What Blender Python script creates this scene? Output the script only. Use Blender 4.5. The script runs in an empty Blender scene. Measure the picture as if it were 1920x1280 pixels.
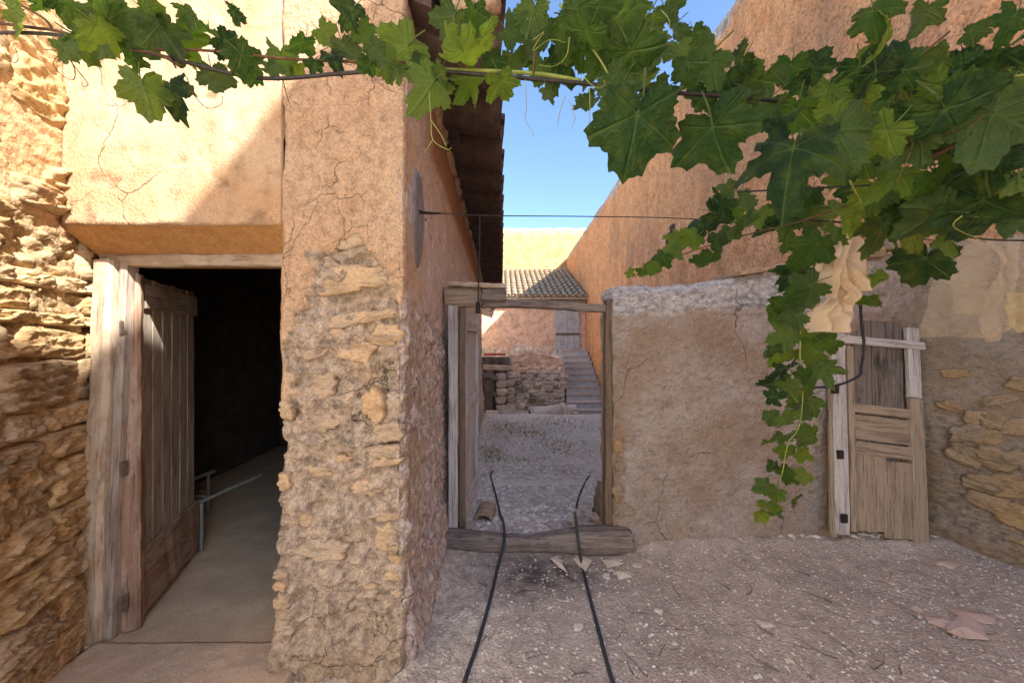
import bpy, math, random
import numpy as np
from mathutils import Vector, Matrix

random.seed(7)
scn = bpy.context.scene
COL = scn.collection
R = math.radians

# ------------------------------------------------------------------ camera
CAM_H, F = 1.6, 720.0                      # eye height (m); focal length in photo pixels
cam_d = bpy.data.cameras.new('camera')
cam = bpy.data.objects.new('camera', cam_d)
COL.objects.link(cam)
cam.location = (0, 0, CAM_H)
cam.rotation_euler = (R(90), 0, 0)
cam_d.sensor_width = 36
cam_d.lens = 36 * F / 1920
cam_d.shift_x = 18 / 1920
cam_d.clip_start, cam_d.clip_end = 0.05, 500
scn.camera = cam

# ------------------------------------------------------------------ sky, sun, exposure
SUN_FROM = Vector((1.0, -0.958, 1.05)).normalized()      # direction towards the sun
elev = math.asin(SUN_FROM.z)
world = bpy.data.worlds.new('World')
scn.world = world
world.use_nodes = True
wn = world.node_tree
sky = wn.nodes.new('ShaderNodeTexSky')
sky.sky_type = 'NISHITA'
sky.sun_disc = False
sky.sun_elevation = elev
sky.sun_rotation = math.atan2(SUN_FROM.x, SUN_FROM.y)
sky.air_density, sky.dust_density, sky.ozone_density = 1.0, 1.0, 4.5
bg = wn.nodes['Background']
bg.inputs['Strength'].default_value = 0.065
wn.links.new(sky.outputs[0], bg.inputs['Color'])
sd = bpy.data.lights.new('sun', 'SUN')
sd.energy, sd.angle, sd.color = 2.5, R(0.55), (1.0, 0.95, 0.88)
sun = bpy.data.objects.new('sun', sd)
COL.objects.link(sun)
sun.rotation_euler = (-SUN_FROM).to_track_quat('-Z', 'Y').to_euler()
sun.location = (6, -6, 12)
scn.view_settings.view_transform = 'Standard'
scn.view_settings.look = 'None'
scn.view_settings.gamma = 1
scn.view_settings.use_curve_mapping = False
scn.view_settings.exposure = 2.58
scn.cycles.max_bounces = 8
scn.cycles.diffuse_bounces = 5
scn.cycles.transparent_max_bounces = 12
try:
    scn.cycles.use_denoising = True
except Exception:
    pass

# ------------------------------------------------------------------ numpy noise
_rs = np.random.RandomState(11)
_perm = np.concatenate([_rs.permutation(256)] * 3)
_g = _rs.normal(size=(256, 3)); _g /= np.linalg.norm(_g, axis=1)[:, None]

def pn(x, y, z=0.0, seed=0):
    x = np.asarray(x, float) + seed * 17.31; y = np.asarray(y, float) + seed * 5.77
    z = np.asarray(z, float) + seed * 3.13 + np.zeros_like(x)
    xi, yi, zi = np.floor(x).astype(int), np.floor(y).astype(int), np.floor(z).astype(int)
    xf, yf, zf = x - xi, y - yi, z - zi
    fade = lambda t: t * t * t * (t * (t * 6 - 15) + 10)
    u, v, w = fade(xf), fade(yf), fade(zf)
    xi, yi, zi = xi & 255, yi & 255, zi & 255
    def gr(a, b, c):
        h = _perm[_perm[_perm[xi + a] + yi + b] + zi + c]
        gg = _g[h]
        return gg[..., 0] * (xf - a) + gg[..., 1] * (yf - b) + gg[..., 2] * (zf - c)
    l = lambda a, b, t: a + t * (b - a)
    return 1.5 * l(l(l(gr(0, 0, 0), gr(1, 0, 0), u), l(gr(0, 1, 0), gr(1, 1, 0), u), v),
                   l(l(gr(0, 0, 1), gr(1, 0, 1), u), l(gr(0, 1, 1), gr(1, 1, 1), u), v), w)

def fbm(x, y, z=0.0, octv=4, seed=0, gain=0.5):
    s, a, f = 0, 1.0, 1.0
    for k in range(octv):
        s = s + a * pn(np.asarray(x) * f, np.asarray(y) * f, np.asarray(z) * f, seed + k)
        a *= gain; f *= 2.03
    return s

def sstep(a, b, t):
    t = np.clip((np.asarray(t, float) - a) / (b - a), 0, 1)
    return t * t * (3 - 2 * t)

def P(px, py, d):
    """place along the sight line of a photo pixel at depth d metres"""
    return Vector(((px - 942) / F * d, d, CAM_H - (py - 640) / F * d))

def lin(r, g, b):
    f = lambda c: ((c / 255 + 0.055) / 1.055) ** 2.4 if c > 10 else c / 255 / 12.92
    return (f(r), f(g), f(b), 1)

# ------------------------------------------------------------------ materials
def new_mat(name, rough=0.9, spec=0.2):
    m = bpy.data.materials.new(name); m.use_nodes = True
    nt = m.node_tree
    b = nt.nodes['Principled BSDF']
    b.inputs['Roughness'].default_value = rough
    b.inputs['Specular IOR Level'].default_value = spec
    return m, nt, b

class N:
    """tiny node helper"""
    def __init__(s, nt): s.nt = nt
    def n(s, t, **k):
        nd = s.nt.nodes.new(t)
        for a, v in k.items():
            if a in nd.inputs: nd.inputs[a].default_value = v
            else: setattr(nd, a, v)
        return nd
    def l(s, a, b): s.nt.links.new(a, b)
    def coord(s, scale=(1, 1, 1), rnd=False):
        tc = s.n('ShaderNodeTexCoord'); mp = s.n('ShaderNodeMapping')
        mp.inputs['Scale'].default_value = scale
        s.l(tc.outputs['Object'], mp.inputs['Vector'])
        if rnd:
            oi = s.n('ShaderNodeObjectInfo')
            ml = s.n('ShaderNodeMath', operation='MULTIPLY'); ml.inputs[1].default_value = 37.0
            s.l(oi.outputs['Random'], ml.inputs[0])
            cb = s.n('ShaderNodeCombineXYZ')
            for i in range(3): s.l(ml.outputs[0], cb.inputs[i])
            s.l(cb.outputs[0], mp.inputs['Location'])
        return mp.outputs[0]
    def noise(s, vec, scale, detail=6, rough=0.6, dist=0.0):
        nd = s.n('ShaderNodeTexNoise'); nd.inputs['Scale'].default_value = scale
        nd.inputs['Detail'].default_value = detail; nd.inputs['Roughness'].default_value = rough
        nd.inputs['Distortion'].default_value = dist
        s.l(vec, nd.inputs['Vector']); return nd.outputs['Fac']
    def voro(s, vec, scale, feature='F1'):
        nd = s.n('ShaderNodeTexVoronoi', feature=feature); nd.inputs['Scale'].default_value = scale
        s.l(vec, nd.inputs['Vector']); return nd.outputs['Distance']
    def ramp(s, fac, stops, interp='LINEAR'):
        nd = s.n('ShaderNodeValToRGB'); cr = nd.color_ramp; cr.interpolation = interp
        while len(cr.elements) < len(stops): cr.elements.new(0.5)
        for e, (p, c) in zip(cr.elements, stops):
            e.position = p; e.color = c if len(c) == 4 else (*c, 1)
        s.l(fac, nd.inputs[0]); return nd.outputs[0]
    def mix(s, fac, a, b, mode='MIX'):
        nd = s.n('ShaderNodeMix', data_type='RGBA', blend_type=mode)
        for sock, v in ((nd.inputs[0], fac), (nd.inputs[6], a), (nd.inputs[7], b)):
            if isinstance(v, (int, float)): sock.default_value = v
            elif isinstance(v, tuple): sock.default_value = v
            else: s.l(v, sock)
        return nd.outputs[2]
    def math(s, op, a, b=0.0):
        nd = s.n('ShaderNodeMath', operation=op)
        for sock, v in ((nd.inputs[0], a), (nd.inputs[1], b)):
            if isinstance(v, (int, float)): sock.default_value = v
            else: s.l(v, sock)
        return nd.outputs[0]
    def bump(s, h, strength, dist, prev=None):
        nd = s.n('ShaderNodeBump'); nd.inputs['Strength'].default_value = strength
        nd.inputs['Distance'].default_value = dist
        s.l(h, nd.inputs['Height'])
        if prev is not None: s.l(prev, nd.inputs['Normal'])
        return nd.outputs[0]
    def attr(s, name):
        nd = s.n('ShaderNodeAttribute', attribute_name=name)
        sp = s.n('ShaderNodeSeparateColor'); s.l(nd.outputs['Color'], sp.inputs[0])
        return sp.outputs

G1 = lambda v: (v, v, v, 1)

def wall_mat(name, a, b, c, d, grain=160, coarse=9, bumpd=0.006, speck=0.35, streak=(1, 1, 1), crack=0.0):
    """rendered / rubble wall: mask.r blends a/b pair (plaster) to c (mortar), mask.g to d (stain)"""
    m, nt, bs = new_mat(name, 0.95, 0.1); k = N(nt)
    v = k.coord(); vs = k.coord(streak)
    n1 = k.noise(v, 2.3, 8, 0.62); n2 = k.noise(vs, coarse, 9, 0.68); n3 = k.noise(vs, grain, 4, 0.6)
    mk = k.attr('mask')
    pl = k.mix(k.ramp(n1, [(0.36, G1(0)), (0.62, G1(1))]), a, b)
    mo = k.mix(k.ramp(n2, [(0.38, G1(0)), (0.62, G1(1))]), tuple(x * 0.72 for x in c[:3]) + (1,), tuple(min(1, x * 1.22) for x in c[:3]) + (1,))
    colr = k.mix(mk[0], mo, pl)
    colr = k.mix(mk[1], colr, k.mix(n2, d, tuple(x * 0.6 for x in d[:3]) + (1,)))
    sp = k.ramp(n3, [(0.3, G1(1 - speck)), (0.5, G1(1.0)), (0.72, G1(1 + speck * 0.5))])
    colr = k.mix(1.0, colr, sp, 'MULTIPLY')
    sp2 = k.ramp(n2, [(0.3, G1(0.62)), (0.5, G1(1.0)), (0.72, G1(1.16))])
    colr = k.mix(0.85, colr, sp2, 'MULTIPLY')
    ck = None
    if crack:
        nz = k.n('ShaderNodeTexNoise'); nz.inputs['Scale'].default_value = 3.5; nz.inputs['Detail'].default_value = 5; k.l(v, nz.inputs['Vector'])
        ad = k.n('ShaderNodeMix', data_type='RGBA', blend_type='LINEAR_LIGHT'); ad.inputs[0].default_value = 0.16
        k.l(v, ad.inputs[6]); k.l(nz.outputs['Color'], ad.inputs[7])
        dist = k.voro(ad.outputs[2], crack, 'DISTANCE_TO_EDGE')
        line = k.ramp(dist, [(0.0015, G1(1)), (0.007 + .0006 * crack, G1(0))])
        ck = k.math('MULTIPLY', line, k.ramp(k.noise(v, 1.7, 3, 0.5), [(0.50, G1(0)), (0.60, G1(1))]))
        colr = k.mix(k.math('MULTIPLY', ck, 0.6), colr, tuple(x * .22 for x in c[:3]) + (1,))
    k.l(colr, bs.inputs['Base Color'])
    vo = k.voro(vs, grain * 0.45)
    h = k.math('ADD', k.math('MULTIPLY', n3, 0.6), k.math('ADD', k.math('MULTIPLY', vo, 0.5), k.math('MULTIPLY', n2, 1.2)))
    if ck is not None: h = k.math('SUBTRACT', h, k.math('MULTIPLY', ck, 2.0))
    k.l(k.bump(h, 0.75, bumpd), bs.inputs['Normal'])
    return m

def stone_mat(name, cols, grain=60, bumpd=0.006, squash=2.5):
    m, nt, bs = new_mat(name, 0.93, 0.12); k = N(nt)
    v = k.coord((1, 1, squash), rnd=True)
    n1 = k.noise(v, 7, 8, 0.65, 0.6); n2 = k.noise(v, grain, 5, 0.65)
    oi = k.n('ShaderNodeObjectInfo')
    base = k.ramp(oi.outputs['Random'], [(i / (len(cols) - 1), c) for i, c in enumerate(cols)])
    c2 = k.mix(1.0, base, k.ramp(n1, [(0.3, G1(0.62)), (0.5, G1(1)), (0.75, (1.18, 1.1, 1.0, 1))]), 'MULTIPLY')
    c2 = k.mix(0.8, c2, k.ramp(n2, [(0.3, G1(0.5)), (0.52, G1(1.05)), (0.75, G1(1.2))]), 'MULTIPLY')
    k.l(c2, bs.inputs['Base Color'])
    h = k.math('ADD', k.math('MULTIPLY', n1, 1.5), k.math('MULTIPLY', n2, 0.5))
    k.l(k.bump(h, 0.8, bumpd), bs.inputs['Normal'])
    return m

def wood_mat(name, a, b, dark, paint=None, paint_amt=0.5, stretch=0.035, bumpd=0.002, stain=0.45):
    """weathered timber, grain along local Z"""
    m, nt, bs = new_mat(name, 0.85, 0.15); k = N(nt)
    v = k.coord((1, 1, stretch), rnd=True); vb = k.coord((1, 1, 0.25), rnd=True)
    g = k.noise(v, 90, 8, 0.7, 0.4); g2 = k.noise(v, 22, 6, 0.6, 0.3); st = k.noise(vb, 9, 6, 0.65)
    c = k.mix(g2, a, b)
    c = k.mix(k.ramp(g, [(0.33, G1(0.9)), (0.5, G1(0))]), c, dark)
    c = k.mix(k.math('MULTIPLY', k.ramp(st, [(0.5, G1(0)), (0.66, G1(1))]), stain), c, dark)
    if paint:
        pm = k.ramp(k.noise(k.coord((1, 1, 0.3), rnd=True), 11, 8, 0.7), [(0.48, G1(0)), (0.56, G1(1))])
        c = k.mix(k.math('MULTIPLY', pm, paint_amt), c, paint)
    k.l(c, bs.inputs['Base Color'])
    k.l(k.bump(k.math('ADD', g, k.math('MULTIPLY', g2, 0.6)), 0.8, bumpd), bs.inputs['Normal'])
    return m

def plain_mat(name, a, b, scale=12, rough=0.85, spec=0.2, bumpd=0.002, metal=0.0, grain=90):
    m, nt, bs = new_mat(name, rough, spec); k = N(nt)
    v = k.coord(rnd=True)
    n = k.noise(v, scale, 7, 0.65); n2 = k.noise(v, grain, 4, 0.6)
    c = k.mix(k.ramp(n, [(0.35, G1(0)), (0.65, G1(1))]), a, b)
    c = k.mix(0.7, c, k.ramp(n2, [(0.3, G1(0.7)), (0.55, G1(1.05))]), 'MULTIPLY')
    k.l(c, bs.inputs['Base Color']); bs.inputs['Metallic'].default_value = metal
    k.l(k.bump(k.math('ADD', n, k.math('MULTIPLY', n2, 0.5)), 0.7, bumpd), bs.inputs['Normal'])
    return m

M = {}
M['facade'] = wall_mat('facade_plaster', lin(192, 168, 138), lin(182, 146, 110), lin(172, 144, 116), lin(136, 102, 76), 150, 8, 0.007, 0.3, crack=2.6)
M['pillar'] = wall_mat('pillar_render', lin(194, 164, 132), lin(184, 148, 114), lin(172, 152, 130), lin(184, 156, 120), 110, 20, 0.016, 0.4, crack=4.5)
M['side'] = wall_mat('side_render', lin(210, 190, 174), lin(198, 174, 156), lin(188, 172, 158), lin(178, 128, 92), 100, 22, 0.014, 0.4, crack=3)
M['leftwall'] = wall_mat('left_mortar', lin(204, 174, 136), lin(194, 158, 118), lin(186, 160, 122), lin(170, 142, 104), 90, 16, 0.012, 0.35)
M['low'] = wall_mat('low_wall_render', lin(170, 158, 146), lin(156, 142, 128), lin(178, 174, 170), lin(158, 132, 104), 100, 18, 0.014, 0.4, (1, 1, 1.6), crack=1.5)
M['rubble'] = wall_mat('rubble_mortar', lin(154, 138, 120), lin(138, 122, 102), lin(136, 122, 106), lin(146, 120, 90), 90, 18, 0.012, 0.35, (1, 1, 1.8))
M['tall'] = wall_mat('tall_render', lin(238, 174, 122), lin(226, 156, 104), lin(200, 188, 174), lin(206, 152, 112), 30, 7, 0.05, 0.5, (1, 1, 1))
M['far'] = wall_mat('far_plaster', lin(190, 162, 118), lin(178, 146, 102), lin(180, 164, 134), lin(150, 116, 80), 20, 6, 0.03, 0.3)
M['farwall'] = wall_mat('outbuilding_plaster', lin(234, 192, 160), lin(224, 178, 144), lin(222, 200, 178), lin(200, 160, 130), 22, 5, 0.03, 0.4)
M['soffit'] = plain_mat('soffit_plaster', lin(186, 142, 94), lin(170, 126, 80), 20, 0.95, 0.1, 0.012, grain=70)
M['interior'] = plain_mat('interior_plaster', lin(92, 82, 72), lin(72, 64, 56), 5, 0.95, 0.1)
M['stone_y'] = stone_mat('ochre_stone', [lin(198, 170, 126), lin(184, 154, 110), lin(202, 176, 136), lin(176, 154, 124), lin(192, 160, 114)], 55, 0.014)
M['stone_p'] = stone_mat('pillar_stone', [lin(180, 156, 124), lin(190, 160, 124), lin(172, 152, 128), lin(186, 154, 114)], 60, 0.006)
M['stone_r'] = stone_mat('rubble_stone', [lin(164, 142, 110), lin(150, 132, 106), lin(160, 134, 98), lin(142, 128, 110)], 55, 0.012)
M['stone_g'] = stone_mat('grey_stone', [lin(200, 188, 174), lin(212, 194, 174), lin(192, 170, 148), lin(218, 200, 180)], 40, 0.008)
M['chip'] = stone_mat('stone_chip', [lin(216, 200, 180), lin(198, 176, 150), lin(226, 214, 200), lin(190, 172, 150)], 50, 0.002, 1)
M['wood_grey'] = wood_mat('grey_wood', lin(204, 198, 190), lin(178, 170, 162), lin(92, 84, 78))
M['wood_brown'] = wood_mat('brown_wood', lin(170, 154, 132), lin(146, 128, 106), lin(80, 66, 54))
M['wood_door'] = wood_mat('door_wood', lin(176, 160, 144), lin(148, 130, 114), lin(76, 62, 52), lin(180, 174, 160), 0.4)
M['wood_red'] = wood_mat('red_stile_wood', lin(160, 134, 112), lin(142, 110, 88), lin(84, 66, 56), lin(176, 156, 136), 0.6)
M['wood_pale'] = wood_mat('pale_frame_wood', lin(186, 164, 138), lin(166, 142, 116), lin(96, 78, 62), lin(196, 182, 160), 0.55)
M['wood_log'] = wood_mat('log_wood', lin(154, 140, 128), lin(120, 106, 96), lin(48, 40, 36), None, 0, 0.06, 0.012)
M['wood_dark'] = wood_mat('dark_wood', lin(132, 112, 94), lin(104, 88, 74), lin(44, 36, 30))
M['wood_char'] = wood_mat('blackened_wood', lin(138, 128, 118), lin(98, 88, 80), lin(34, 30, 28), None, 0, 0.04, 0.003, 0.9)
M['clay'] = plain_mat('clay_tile', lin(92, 74, 64), lin(68, 56, 50), 14, 0.9, 0.15, 0.004)
M['clay_pale'] = plain_mat('weathered_tile', lin(196, 176, 146), lin(150, 130, 108), 9, 0.9, 0.15, 0.01)
M['mortar_cap'] = plain_mat('mortar_cap', lin(186, 160, 130), lin(150, 124, 100), 22, 0.95, 0.1, 0.01)
M['concrete'] = plain_mat('concrete', lin(204, 198, 190), lin(176, 170, 162), 5, 0.92, 0.15, 0.006)
M['sill'] = plain_mat('sill_earth', lin(206, 176, 144), lin(190, 166, 140), 9, 0.95, 0.1, 0.012, grain=120)
M['dustfloor'] = plain_mat('dusty_floor', lin(208, 182, 148), lin(188, 164, 134), 6, 0.95, 0.1, 0.006, grain=120)
M['iron'] = plain_mat('rusty_iron', lin(70, 56, 48), lin(44, 38, 36), 40, 0.7, 0.3, 0.001, 0.4)
M['iron_pale'] = plain_mat('galvanised_iron', lin(136, 122, 108), lin(104, 92, 80), 40, 0.6, 0.4, 0.001, 0.3)
M['pipe'] = plain_mat('painted_pipe', lin(140, 142, 134), lin(112, 112, 104), 30, 0.6, 0.35, 0.001)
M['hose'] = plain_mat('black_hose', lin(44, 48, 50), lin(56, 58, 58), 30, 0.55, 0.4, 0.0005)
M['wire'] = plain_mat('wire_steel', lin(66, 58, 54), lin(44, 40, 38), 60, 0.6, 0.4, 0.0004, 0.5)
M['cane'] = plain_mat('vine_cane', lin(110, 78, 52), lin(74, 54, 40), 40, 0.8, 0.2, 0.001)
M['cane_green'] = plain_mat('green_cane', lin(140, 150, 70), lin(120, 124, 58), 40, 0.7, 0.3, 0.0006)
M['cable'] = plain_mat('black_cable', lin(36, 34, 34), lin(26, 25, 26), 40, 0.5, 0.4, 0.0005)
M['card'] = plain_mat('torn_cardboard', lin(204, 184, 168), lin(188, 162, 142), 14, 0.9, 0.1, 0.002)
M['paper'] = plain_mat('old_paper', lin(224, 210, 186), lin(206, 190, 164), 14, 0.9, 0.1, 0.002)
M['white'] = plain_mat('bounce_white', lin(240, 234, 224), lin(232, 224, 212), 3, .95, .1, .004)  # pale coat of the two added bounce walls
M['twig'] = plain_mat('dry_twig', lin(118, 98, 84), lin(84, 70, 62), 30, 0.9, 0.1, 0.001)
M['red_tile'] = plain_mat('red_brick', lin(190, 104, 70), lin(168, 92, 62), 10, 0.9, 0.15, 0.004)
M['darkcem'] = plain_mat('grey_cement', lin(142, 138, 134), lin(120, 118, 116), 12, 0.95, 0.1, 0.004)

def ground_mat():
    m, nt, bs = new_mat('earth', 0.96, 0.08); k = N(nt)
    v = k.coord()
    n1 = k.noise(v, 1.6, 8, 0.65); n2 = k.noise(v, 14, 8, 0.7); n3 = k.noise(v, 75, 6, 0.75)
    mk = k.attr('mask')
    c = k.mix(k.ramp(n1, [(0.38, G1(0)), (0.62, G1(1))]), lin(204, 188, 170), lin(186, 170, 154))
    c = k.mix(mk[0], c, lin(204, 188, 168))
    c = k.mix(k.math('MULTIPLY', mk[0], k.ramp(n2, [(0.45, G1(0)), (0.6, G1(0.7))])), c, lin(238, 222, 196))
    c = k.mix(mk[1], c, lin(74, 66, 60))
    c = k.mix(k.math('MULTIPLY', mk[2], k.ramp(n2, [(0.4, G1(0)), (0.6, G1(1))])), c, lin(150, 136, 102))
    c = k.mix(0.9, c, k.ramp(n2, [(0.3, G1(0.66)), (0.5, G1(1)), (0.75, G1(1.15))]), 'MULTIPLY')
    c = k.mix(1.0, c, k.ramp(n3, [(0.3, G1(0.42)), (0.45, G1(0.95)), (0.62, G1(1.1)), (0.72, G1(1.6))]), 'MULTIPLY')
    k.l(c, bs.inputs['Base Color'])
    h = k.math('ADD', k.math('MULTIPLY', n3, 0.7), k.math('ADD', n2, k.math('MULTIPLY', k.voro(v, 70), 0.5)))
    k.l(k.bump(h, 1.0, 0.016), bs.inputs['Normal'])
    return m
M['ground'] = ground_mat()

def leaf_mat():
    m, nt, bs = new_mat('vine_leaf', 0.38, 0.5); k = N(nt)
    oi = k.n('ShaderNodeObjectInfo')
    v = k.coord(rnd=True)
    n = k.noise(v, 3.0, 5, 0.6)
    base = k.ramp(oi.outputs['Random'], [(0.0, lin(40, 68, 38)), (0.35, lin(58, 92, 44)), (0.68, lin(94, 128, 46)), (1.0, lin(150, 172, 62))])
    base = k.mix(k.ramp(n, [(0.45, G1(0)), (0.7, G1(0.6))]), base, lin(112, 132, 54))
    vein = k.attr('mask')[0]
    geo = k.n('ShaderNodeNewGeometry')
    under = k.mix(0.5, base, lin(118, 142, 86))
    c = k.mix(geo.outputs['Backfacing'], base, under)
    c = k.mix(k.math('MULTIPLY', k.ramp(vein, [(0.45, G1(0)), (1.0, G1(1))]), 0.55), c, lin(150, 170, 104))
    k.l(c, bs.inputs['Base Color'])
    k.l(k.bump(k.math('ADD', k.noise(v, 9, 5, 0.6), k.math('MULTIPLY', vein, -0.6)), 0.7, 0.2), bs.inputs['Normal'])
    tr = k.n('ShaderNodeBsdfTranslucent')
    k.l(k.mix(1.0, c, (1.35, 1.35, 0.6, 1), 'MULTIPLY'), tr.inputs['Color'])
    mx = k.n('ShaderNodeMixShader'); mx.inputs[0].default_value = 0.48
    out = nt.nodes['Material Output']
    k.l(bs.outputs[0], mx.inputs[1]); k.l(tr.outputs[0], mx.inputs[2]); k.l(mx.outputs[0], out.inputs[0])
    return m
M['leaf'] = leaf_mat()

def cloth_mat(name, a, b, transp, trans=0.35, weave=260):
    m, nt, bs = new_mat(name, 0.9, 0.1); k = N(nt)
    v = k.coord()
    n = k.noise(v, 7, 6, 0.6)
    c = k.mix(n, a, b); k.l(c, bs.inputs['Base Color'])
    k.l(k.bump(k.noise(v, weave, 2, 0.5), 0.4, 0.002), bs.inputs['Normal'])
    tr = k.n('ShaderNodeBsdfTranslucent'); k.l(c, tr.inputs['Color'])
    mx = k.n('ShaderNodeMixShader'); mx.inputs[0].default_value = trans
    k.l(bs.outputs[0], mx.inputs[1]); k.l(tr.outputs[0], mx.inputs[2])
    o = mx.outputs[0]
    if transp:
        tp = k.n('ShaderNodeBsdfTransparent'); m2 = k.n('ShaderNodeMixShader'); m2.inputs[0].default_value = transp
        k.l(o, m2.inputs[1]); k.l(tp.outputs[0], m2.inputs[2]); o = m2.outputs[0]
    k.l(o, nt.nodes['Material Output'].inputs[0])
    return m
M['rag'] = cloth_mat('linen_rag', lin(226, 206, 176), lin(208, 180, 144), 0.0, 0.4)
M['gauze'] = cloth_mat('gauze', lin(232, 214, 178), lin(208, 184, 144), 0.68, 0.4)
M['gauze_y'] = cloth_mat('gauze_yellow', lin(222, 196, 128), lin(206, 176, 112), 0.2, 0.45)

def grass_mat():
    m, nt, bs = new_mat('dry_grass', 0.8, 0.1); k = N(nt)
    n = k.noise(k.coord(), 1.2, 4, 0.6)
    k.l(k.ramp(n, [(0.35, lin(190, 166, 116)), (0.55, lin(150, 142, 92)), (0.7, lin(116, 130, 76))]), bs.inputs['Base Color'])
    return m
M['grass'] = grass_mat()

# ------------------------------------------------------------------ object helpers
W = {}
I4 = Matrix.Identity(4)

def mesh(name, verts, faces, mat, mask=None, smooth=True):
    me = bpy.data.meshes.new(name)
    me.from_pydata([tuple(v) for v in verts], [], faces if isinstance(faces, list) else faces.tolist())
    if mask is not None:
        ca = me.color_attributes.new('mask', 'FLOAT_COLOR', 'POINT')
        mk = np.zeros((len(verts), 4), np.float32); mk[:, 3] = 1
        mk[:, :mask.shape[1]] = mask
        ca.data.foreach_set('color', mk.ravel())
    if smooth: me.polygons.foreach_set('use_smooth', [True] * len(me.polygons))
    me.materials.append(mat)
    me.update()
    return me

def obj(name, me, parent=None, mw=I4, label=None, cat=None, group=None, kind=None):
    o = bpy.data.objects.new(name, me); COL.objects.link(o)
    W[o] = mw.copy()
    if parent is not None:
        o.parent = parent
        o.matrix_local = W[parent].inverted() @ mw
    else:
        o.matrix_world = mw
    for key, v in (('label', label), ('category', cat), ('group', group), ('kind', kind)):
        if v: o[key] = v
    return o

def thing(name, loc, label, cat, group=None):
    return obj(name, None, None, Matrix.Translation(Vector(loc)), label, cat, group)

def T(*a): return Matrix.Translation(Vector(a))

def frame(o, x, y, z):
    """matrix with axes x, y, z at o"""
    m = Matrix.Identity(4)
    for i, a in enumerate((x, y, z)):
        for j in range(3): m[j][i] = a[j]
    m.translation = o
    return m

def grid_faces(nu, nv):
    i = np.arange(nu - 1)[:, None] * nv + np.arange(nv - 1)[None, :]
    return np.stack([i, i + nv, i + nv + 1, i + 1], -1).reshape(-1, 4)

def patch(us, vs, base, normal, disp, thick, mat, name='wall'):
    """solid slab: detailed front grid over (u, v), skirt and back. base(u,v)->xyz arrays, disp(u,v)->(d, mask)"""
    U, V = np.meshgrid(us, vs, indexing='ij'); U = U.ravel(); V = V.ravel()
    B = np.stack(base(U, V), -1)
    d, mk = disp(U, V, B)
    nrm = np.array(normal, float)
    X = B + d[:, None] * nrm
    nu, nv = len(us), len(vs)
    f = grid_faces(nu, nv)
    e1 = X[nv] - X[0]; e2 = X[1] - X[0]
    flip = np.dot(np.cross(e1, e2), nrm) < 0
    if flip: f = f[:, ::-1]
    loop = [k for k in range(nv)] + [i * nv + nv - 1 for i in range(1, nu)] + [(nu - 1) * nv + k for k in range(nv - 2, -1, -1)] + [i * nv for i in range(nu - 2, 0, -1)]
    n0 = len(X)
    back = B[loop] - nrm * thick
    X = np.concatenate([X, back]); mk = np.concatenate([mk, mk[loop]])
    fl = f.tolist(); L = len(loop)
    for k in range(L):
        a, b = loop[k], loop[(k + 1) % L]; c, e = n0 + (k + 1) % L, n0 + k
        fl.append([a, e, c, b] if flip else [b, c, e, a])
    bk = [n0 + k for k in range(L)]
    fl.append(bk if flip else bk[::-1])
    me = mesh(name, X, fl, mat, mk)
    return me

def lerp_line(pts):
    xs = [p[0] for p in pts]; ys = [p[1] for p in pts]
    return lambda u: np.interp(u, xs, ys)

def stone_mesh(w, h, dep, seed, mat, rings=7, segs=26, strata=0.5, sq=4.5, irr=.16):
    """irregular stone lying in local XZ (width x, height z), bulging towards -Y"""
    rs = np.random.RandomState(seed)
    th = np.linspace(0, 2 * np.pi, segs, endpoint=False)
    ca, sa = np.cos(th), np.sin(th)
    r0 = 1 / (np.abs(ca) ** sq + np.abs(sa) ** sq) ** (1 / sq)
    r0 = r0 * (1 + irr * (0.9 * pn(ca * 1.5 + seed, sa * 1.5, seed * .37) + 0.55 * pn(ca * 4 + seed, sa * 4, 3.1) + .3 * pn(ca * 9 + seed, sa * 9, 5.1)))
    skew = rs.uniform(-.25, .25); tap = rs.uniform(-.2, .2)
    V = [(0, 0)]
    for k in range(1, rings + 1):
        q = (k / rings) ** 0.7
        V += list(zip(ca * r0 * q, sa * r0 * q))
    V = np.array(V); qv = np.concatenate([[0], np.repeat([(k / rings) ** 0.7 for k in range(1, rings + 1)], segs)])
    x = (V[:, 0] + skew * V[:, 1] * .4) * (1 + tap * V[:, 1]) * w / 2; z = V[:, 1] * h / 2
    prof = np.clip(1 - qv ** 9, 0, 1) ** 0.5
    ph = rs.uniform(0, 9); fr = rs.uniform(9, 20)
    zz = z * fr + 1.2 * pn(x * 5, z * 5, seed) + ph + x * rs.uniform(-3, 3)
    led = (zz % 1.0) ** 2                                     # saw-tooth ledges of the bedding
    nz = 0.7 * fbm(x * 11, z * 16, seed * 1.7, 4, 1) + 0.45 * fbm(x * 30, z * 44, seed * 2.3, 3, 2)
    tilt = rs.uniform(-.35, .35) * V[:, 1] + rs.uniform(-.3, .3) * V[:, 0]
    y = -dep * prof * (0.62 + 0.5 * nz + strata * 0.5 * (led - .3) + tilt) + (1 - prof) * 0.012
    verts = np.stack([x, y, z], -1)
    f = [[0, 1 + k, 1 + (k + 1) % segs] for k in range(segs)]
    for r in range(rings - 1):
        a = 1 + r * segs; b = a + segs
        for k in range(segs):
            k2 = (k + 1) % segs
            f.append([a + k, b + k, b + k2, a + k2])
    e = len(verts); last = 1 + (rings - 1) * segs
    bk = verts[last:last + segs].copy(); bk[:, 1] = 0.04
    verts = np.concatenate([verts, bk])
    for k in range(segs):
        k2 = (k + 1) % segs
        f.append([last + k, e + k, e + k2, last + k2])
    f.append([e + k for k in range(segs)][::-1])
    # orientation: front faces -Y
    f = [q[::-1] for q in f] if np.cross(verts[1] - verts[0], verts[2] - verts[0])[1] > 0 else f
    return mesh('stone', verts, f, mat)

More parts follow.
